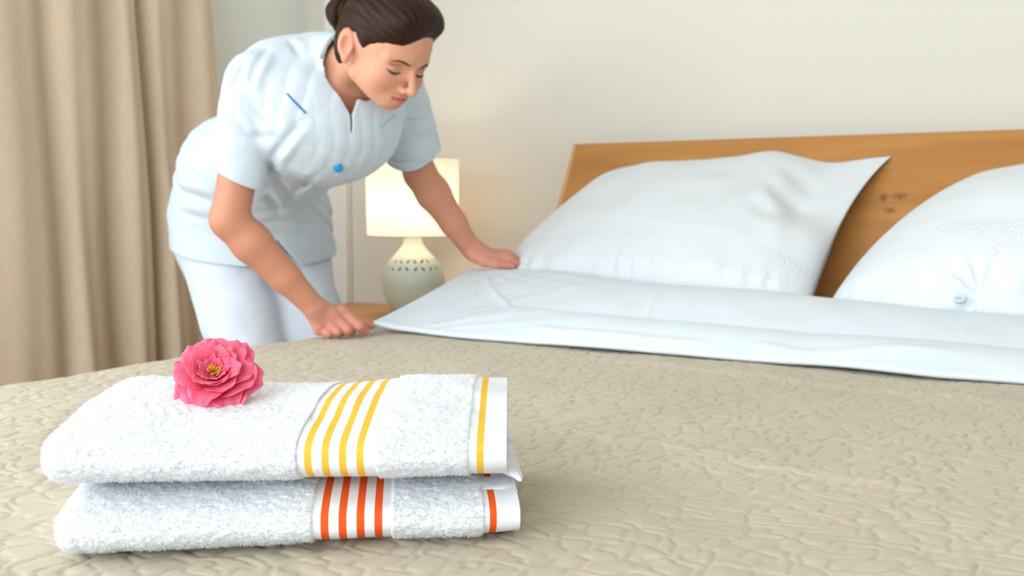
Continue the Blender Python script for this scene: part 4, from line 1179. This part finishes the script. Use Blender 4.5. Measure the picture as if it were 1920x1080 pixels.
    # sleeve ends: cut only near each arm's end
    for c, d, tilt, L in ((rc, rd, RT, R_EL), (lc, ld, unit(ld + .10 * FW + .1 * UP), L_EL)):
        pl = dot(c - d * .012, tilt); ax = dot(c, d)
        rad2 = (gx - c[0] - ax * d[0]) ** 2 + (gy - c[1] - ax * d[1]) ** 2 + (gz - c[2] - ax * d[2]) ** 2
        near = (rad2 < .080 ** 2) & (pl > -.03) & (ax > -.075)
        f2 = np.where(near, np.maximum(f2, pl.astype(np.float32)), f2)
    inner = f + .0095
    # neck opening with a narrow V at the front
    nd = unit(N1 - N0); t = dot(N0, nd)
    q = np.sqrt(np.maximum((gx - N0[0]) ** 2 + (gy - N0[1]) ** 2 + (gz - N0[2]) ** 2 - t * t, 0))
    nf = -UP - nd * (-UP @ nd); nf = unit(nf); top = t - .124 + 2.0 * np.maximum(dot(N0, nf) - .026, 0)
    f2 = np.where((q < .074) & (t > .03), np.maximum(f2, top.astype(np.float32)), f2)
    f2 = np.maximum(f2, np.where(t > .0, -(q - (.0500 - .020 * np.clip(t, 0, .15))), -1).astype(np.float32))
    vb = hit(T0, V3(-1.3355, 1.5599, 1.0568) + .12 * FW - .05 * UP, -FW + .3 * UP, .3)      # foot of the V
    chd = unit(.42 * FW * -1 + UP)                                                          # direction up along the breastbone
    a = dot(vb - .018 * UP, UP); l = dot(vb, LF); fr = dot(vb, FW)
    vee = np.maximum(np.abs(l) - np.minimum(.0016 + .50 * np.maximum(a - .034, 0) + .02 * np.clip(a, 0, .05), .034), np.maximum(-a, -(fr + .06)))
    f2 = np.maximum(f2, -vee.astype(np.float32))
    # slit in the front hem
    ap = V3(-1.6440, 1.6859, .8089); apz = hit(T0, ap + .25 * FW, -FW, .5)
    a = dot(apz, UP); l = dot(apz, LF)
    slit = np.maximum(np.maximum(l - .95 * -a, -l - .45 * -a), np.maximum(a, -dot(HIP, FW)))
    f2 = np.maximum(f2, -slit.astype(np.float32))
    sh = np.maximum(f2, -inner)
    Vt, Ft = surface_nets(sh.astype(np.float32), lo, h)
    to = np_mesh('tunic', Vt, Ft, m_cloth); keep(to, root)
    # piping, button, placket, cuffs lie on the tunic
    def on_tunic(p, d): return hit(T0, p, d, .4)
    CAM = V3(.62, -1.0, .05)                              # a direction in front of the chest, used only to find points on its surface
    fdir = unit(-FW - .25 * UP * -1)
    def strip(name, p, q, rad, mat, n=14, parent=to, from_dir=None):
        p = np.asarray(p, float); q = np.asarray(q, float); d = fdir if from_dir is None else unit(from_dir)
        pts = [on_tunic(p + (q - p) * t - d * .14, d) for t in np.linspace(0, 1, n)]
        pts = np.array(pts); pts[1:-1] = (pts[:-2] + pts[1:-1] + pts[2:]) / 3
        ob = tube_obj(name, pts + d * (.0006 if 'placket' in name else -.0008), rad, mat, n=8); ob.parent = parent; return ob
    P = PERSON_PTS
    vd = unit((-.50, .86, .0))
    strip('piping', P['pipe_a'], P['pipe_b'], .0020, m_blue, from_dir=vd)
    strip('piping', P['pipe_c'], P['pipe_d'], .0019, m_lblue, from_dir=vd)
    b = on_tunic(P['button'] - vd * .14, vd)
    bt = lathe_obj('button', [(0, .0040), (.007, .0040), (.0085, .0030), (.0092, .0005), (.0092, -.003), (0, -.003)], m_btn, n=28)
    nb = unit(FW * .75 - LF * .35 - .35 * UP); xb = unit(np.cross(UP, nb)); yb = np.cross(nb, xb)
    bt.parent = to; bt.matrix_basis = Matrix.Translation(Vector(b + nb * .0035)) @ Matrix((Vector(xb), Vector(yb), Vector(nb))).transposed().to_4x4()
    strip('placket_edge', P['plk_a'], P['plk_b'], .0011, m_cloth, n=24, from_dir=vd)
    strip('placket_edge', P['plk_c'], P['plk_d'], .0011, m_cloth, n=24, from_dir=vd)
    # cuffs: a turned hem round each sleeve end
    def cuff(c, d, tilt, off, R, rad):
        d = unit(d); t = unit(tilt); c0 = c - d * .012 - t * off
        e1 = unit(np.cross(t, V3(.3, .2, .9))); e2 = np.cross(t, e1); pts = []
        for a in np.linspace(0, 2 * PI, 73):
            dr = math.cos(a) * e1 + math.sin(a) * e2
            ts = np.arange(.02, .085, .0008); vv = trilin(T0, c0 + ts[:, None] * dr); kk = np.nonzero(vv > 0)[0]
            pts.append(c0 + dr * (ts[kk[0]] if len(kk) else R))
        pts = np.array(pts); 
        for _ in range(3): pts[1:-1] = (pts[:-2] + pts[1:-1] + pts[2:]) / 3
        ob = tube_obj('cuff_seam', pts, rad, m_cloth, n=8); ob.parent = to
    cuff(rc, rd, RT, .003, .06, .0022)
    cuff(lc, ld, ld + .10 * FW + .1 * UP, .004, .06, .0045); cuff(lc, ld, ld + .10 * FW + .1 * UP, .022, .06, .0040)

    # ---- trousers
    tr = Field()
    tr.add(ell(HIP + .0 * FW - .01 * UP, (.172, .128, .14), (LF, FW, UP)), .03)
    for s, kn, an in ((-1, KNEE[0], ANK[0]), (1, KNEE[1], ANK[1])):
        hj = HIP + s * .085 * LF - .04 * UP
        tr.add(cone(hj, .097, (hj + kn) / 2, .080), .04); tr.add(cone((hj + kn) / 2, .080, kn, .068), .03); tr.add(cone(kn, .068, an + .02 * UP, .056), .03)
    f, lo, h = tr.eval(V3(-2.05, 1.50, .07), V3(-1.48, 2.05, .93), .0045)
    gz = (lo[2] + h * np.arange(f.shape[2]))[None, None, :]
    ii = np.nonzero((f > -.02) & (f < .02)); Pn = np.stack([lo[k] + h * ii[k] for k in range(3)], 1)
    f[ii] += (.004 * vnoise(Pn * V3(1, 1, .5), 14, 8) + .002 * vnoise(Pn, 30, 9)).astype(np.float32)
    TR = (f.copy(), lo, h)
    f = np.maximum(f, (.085 - gz).astype(np.float32)); f = np.maximum(f, (gz - .90).astype(np.float32))
    Vt, Ft = surface_nets(f, lo, h); po = np_mesh('trousers', Vt, Ft, m_trou); keep(po, root)
    pts = np.array([hit(TR, (HIP - .02 * FW) * (1 - t) + (KNEE[0] - .02 * FW) * t - .35 * LF + V3(0, 0, 0), LF, .4) for t in np.linspace(.05, 1, 40)])
    pts[1:-1] = (pts[:-2] + pts[1:-1] + pts[2:]) / 3
    tube_obj('side_seam', pts, .0034, m_cloth, po, n=8)
    # ---- shoes
    for s in (0, 1):
        an = ANK[s]; sf = Field()
        sf.add(cone(an * V3(1, 1, 0) + V3(0, 0, .045) - .03 * FW, .045, an * V3(1, 1, 0) + V3(0, 0, .035) + .13 * FW, .040, (UP, 1.15)), .02)
        sf.add(cone(an * V3(1, 1, 0) + V3(0, 0, .06) - .01 * FW, .044, an * V3(1, 1, 0) + V3(0, 0, .085) - .01 * FW, .042), .02)
        f, lo, h = sf.eval(an * V3(1, 1, 0) - V3(.2, .2, .004), an * V3(1, 1, 0) + V3(.25, .2, .14), .004)
        gz = (lo[2] + h * np.arange(f.shape[2]))[None, None, :]
        f = np.maximum(f, (.002 - gz).astype(np.float32)); Vs_, Fs_ = surface_nets(f, lo, h); keep(np_mesh('shoe', Vs_, Fs_, m_shoe), root)

CREASES = [  # depth, half-width, path
    (.0050, .008, [(-1.512, 1.415, 1.094), (-1.501, 1.422, 1.050), (-1.473, 1.439, 1.016), (-1.436, 1.462, 1.008)]),
    (.0090, .009, [(-1.411, 1.513, 1.045), (-1.434, 1.498, 1.014), (-1.458, 1.484, .979), (-1.466, 1.479, .948)]),
    (.0045, .007, [(-1.455, 1.450, 1.077), (-1.430, 1.466, 1.038)]),
    (.0045, .007, [(-1.475, 1.438, 1.081), (-1.454, 1.451, 1.054), (-1.438, 1.461, 1.024)]),
    (.0070, .008, [(-1.527, 1.547, .955), (-1.509, 1.558, .922), (-1.490, 1.570, .889)]),
    (.0070, .009, [(-1.596, 1.598, .910), (-1.568, 1.615, .863)]),
    (.0060, .008, [(-1.481, 1.552, .937), (-1.432, 1.582, .921)]),
    (.0070, .008, [(-1.774, 1.546, 1.027), (-1.737, 1.569, 1.010)]),
    (.0065, .008, [(-1.807, 1.584, .965), (-1.781, 1.600, .934)]),
    (.0065, .009, [(-1.827, 1.572, .920), (-1.764, 1.611, .893)]),
    (.0050, .009, [(-1.860, 1.611, .872), (-1.810, 1.642, .855)]),
    (.0045, .008, [(-1.482, 1.551, 1.207), (-1.471, 1.558, 1.190), (-1.465, 1.562, 1.169)]),
    (.0045, .007, [(-1.539, 1.457, 1.094), (-1.526, 1.465, 1.129), (-1.512, 1.473, 1.154)]),
    (.0055, .008, [(-1.482, 1.493, 1.180), (-1.501, 1.480, 1.144), (-1.509, 1.476, 1.114)]),
    (.0060, .008, [(-1.475, 1.614, .944), (-1.503, 1.597, .920), (-1.522, 1.585, .899)]),
    (.0045, .008, [(-1.543, 1.419, 1.046), (-1.550, 1.415, 1.016), (-1.549, 1.415, .991)])]
PERSON_PTS = {
    'pipe_a': V3(-1.4300, 1.5050, 1.0930), 'pipe_b': V3(-1.3990, 1.5230, 1.0560),
    'pipe_c': V3(-1.2900, 1.6300, 1.0600), 'pipe_d': V3(-1.3120, 1.6200, 1.0330),
    'button': V3(-1.3671, 1.5637, .9576),
    'plk_a': V3(-1.3480, 1.5530, 1.0500), 'plk_b': V3(-1.3700, 1.5500, .9680),
    'plk_c': V3(-1.3250, 1.5750, 1.0500), 'plk_d': V3(-1.3450, 1.5750, .9680)}
build_person()
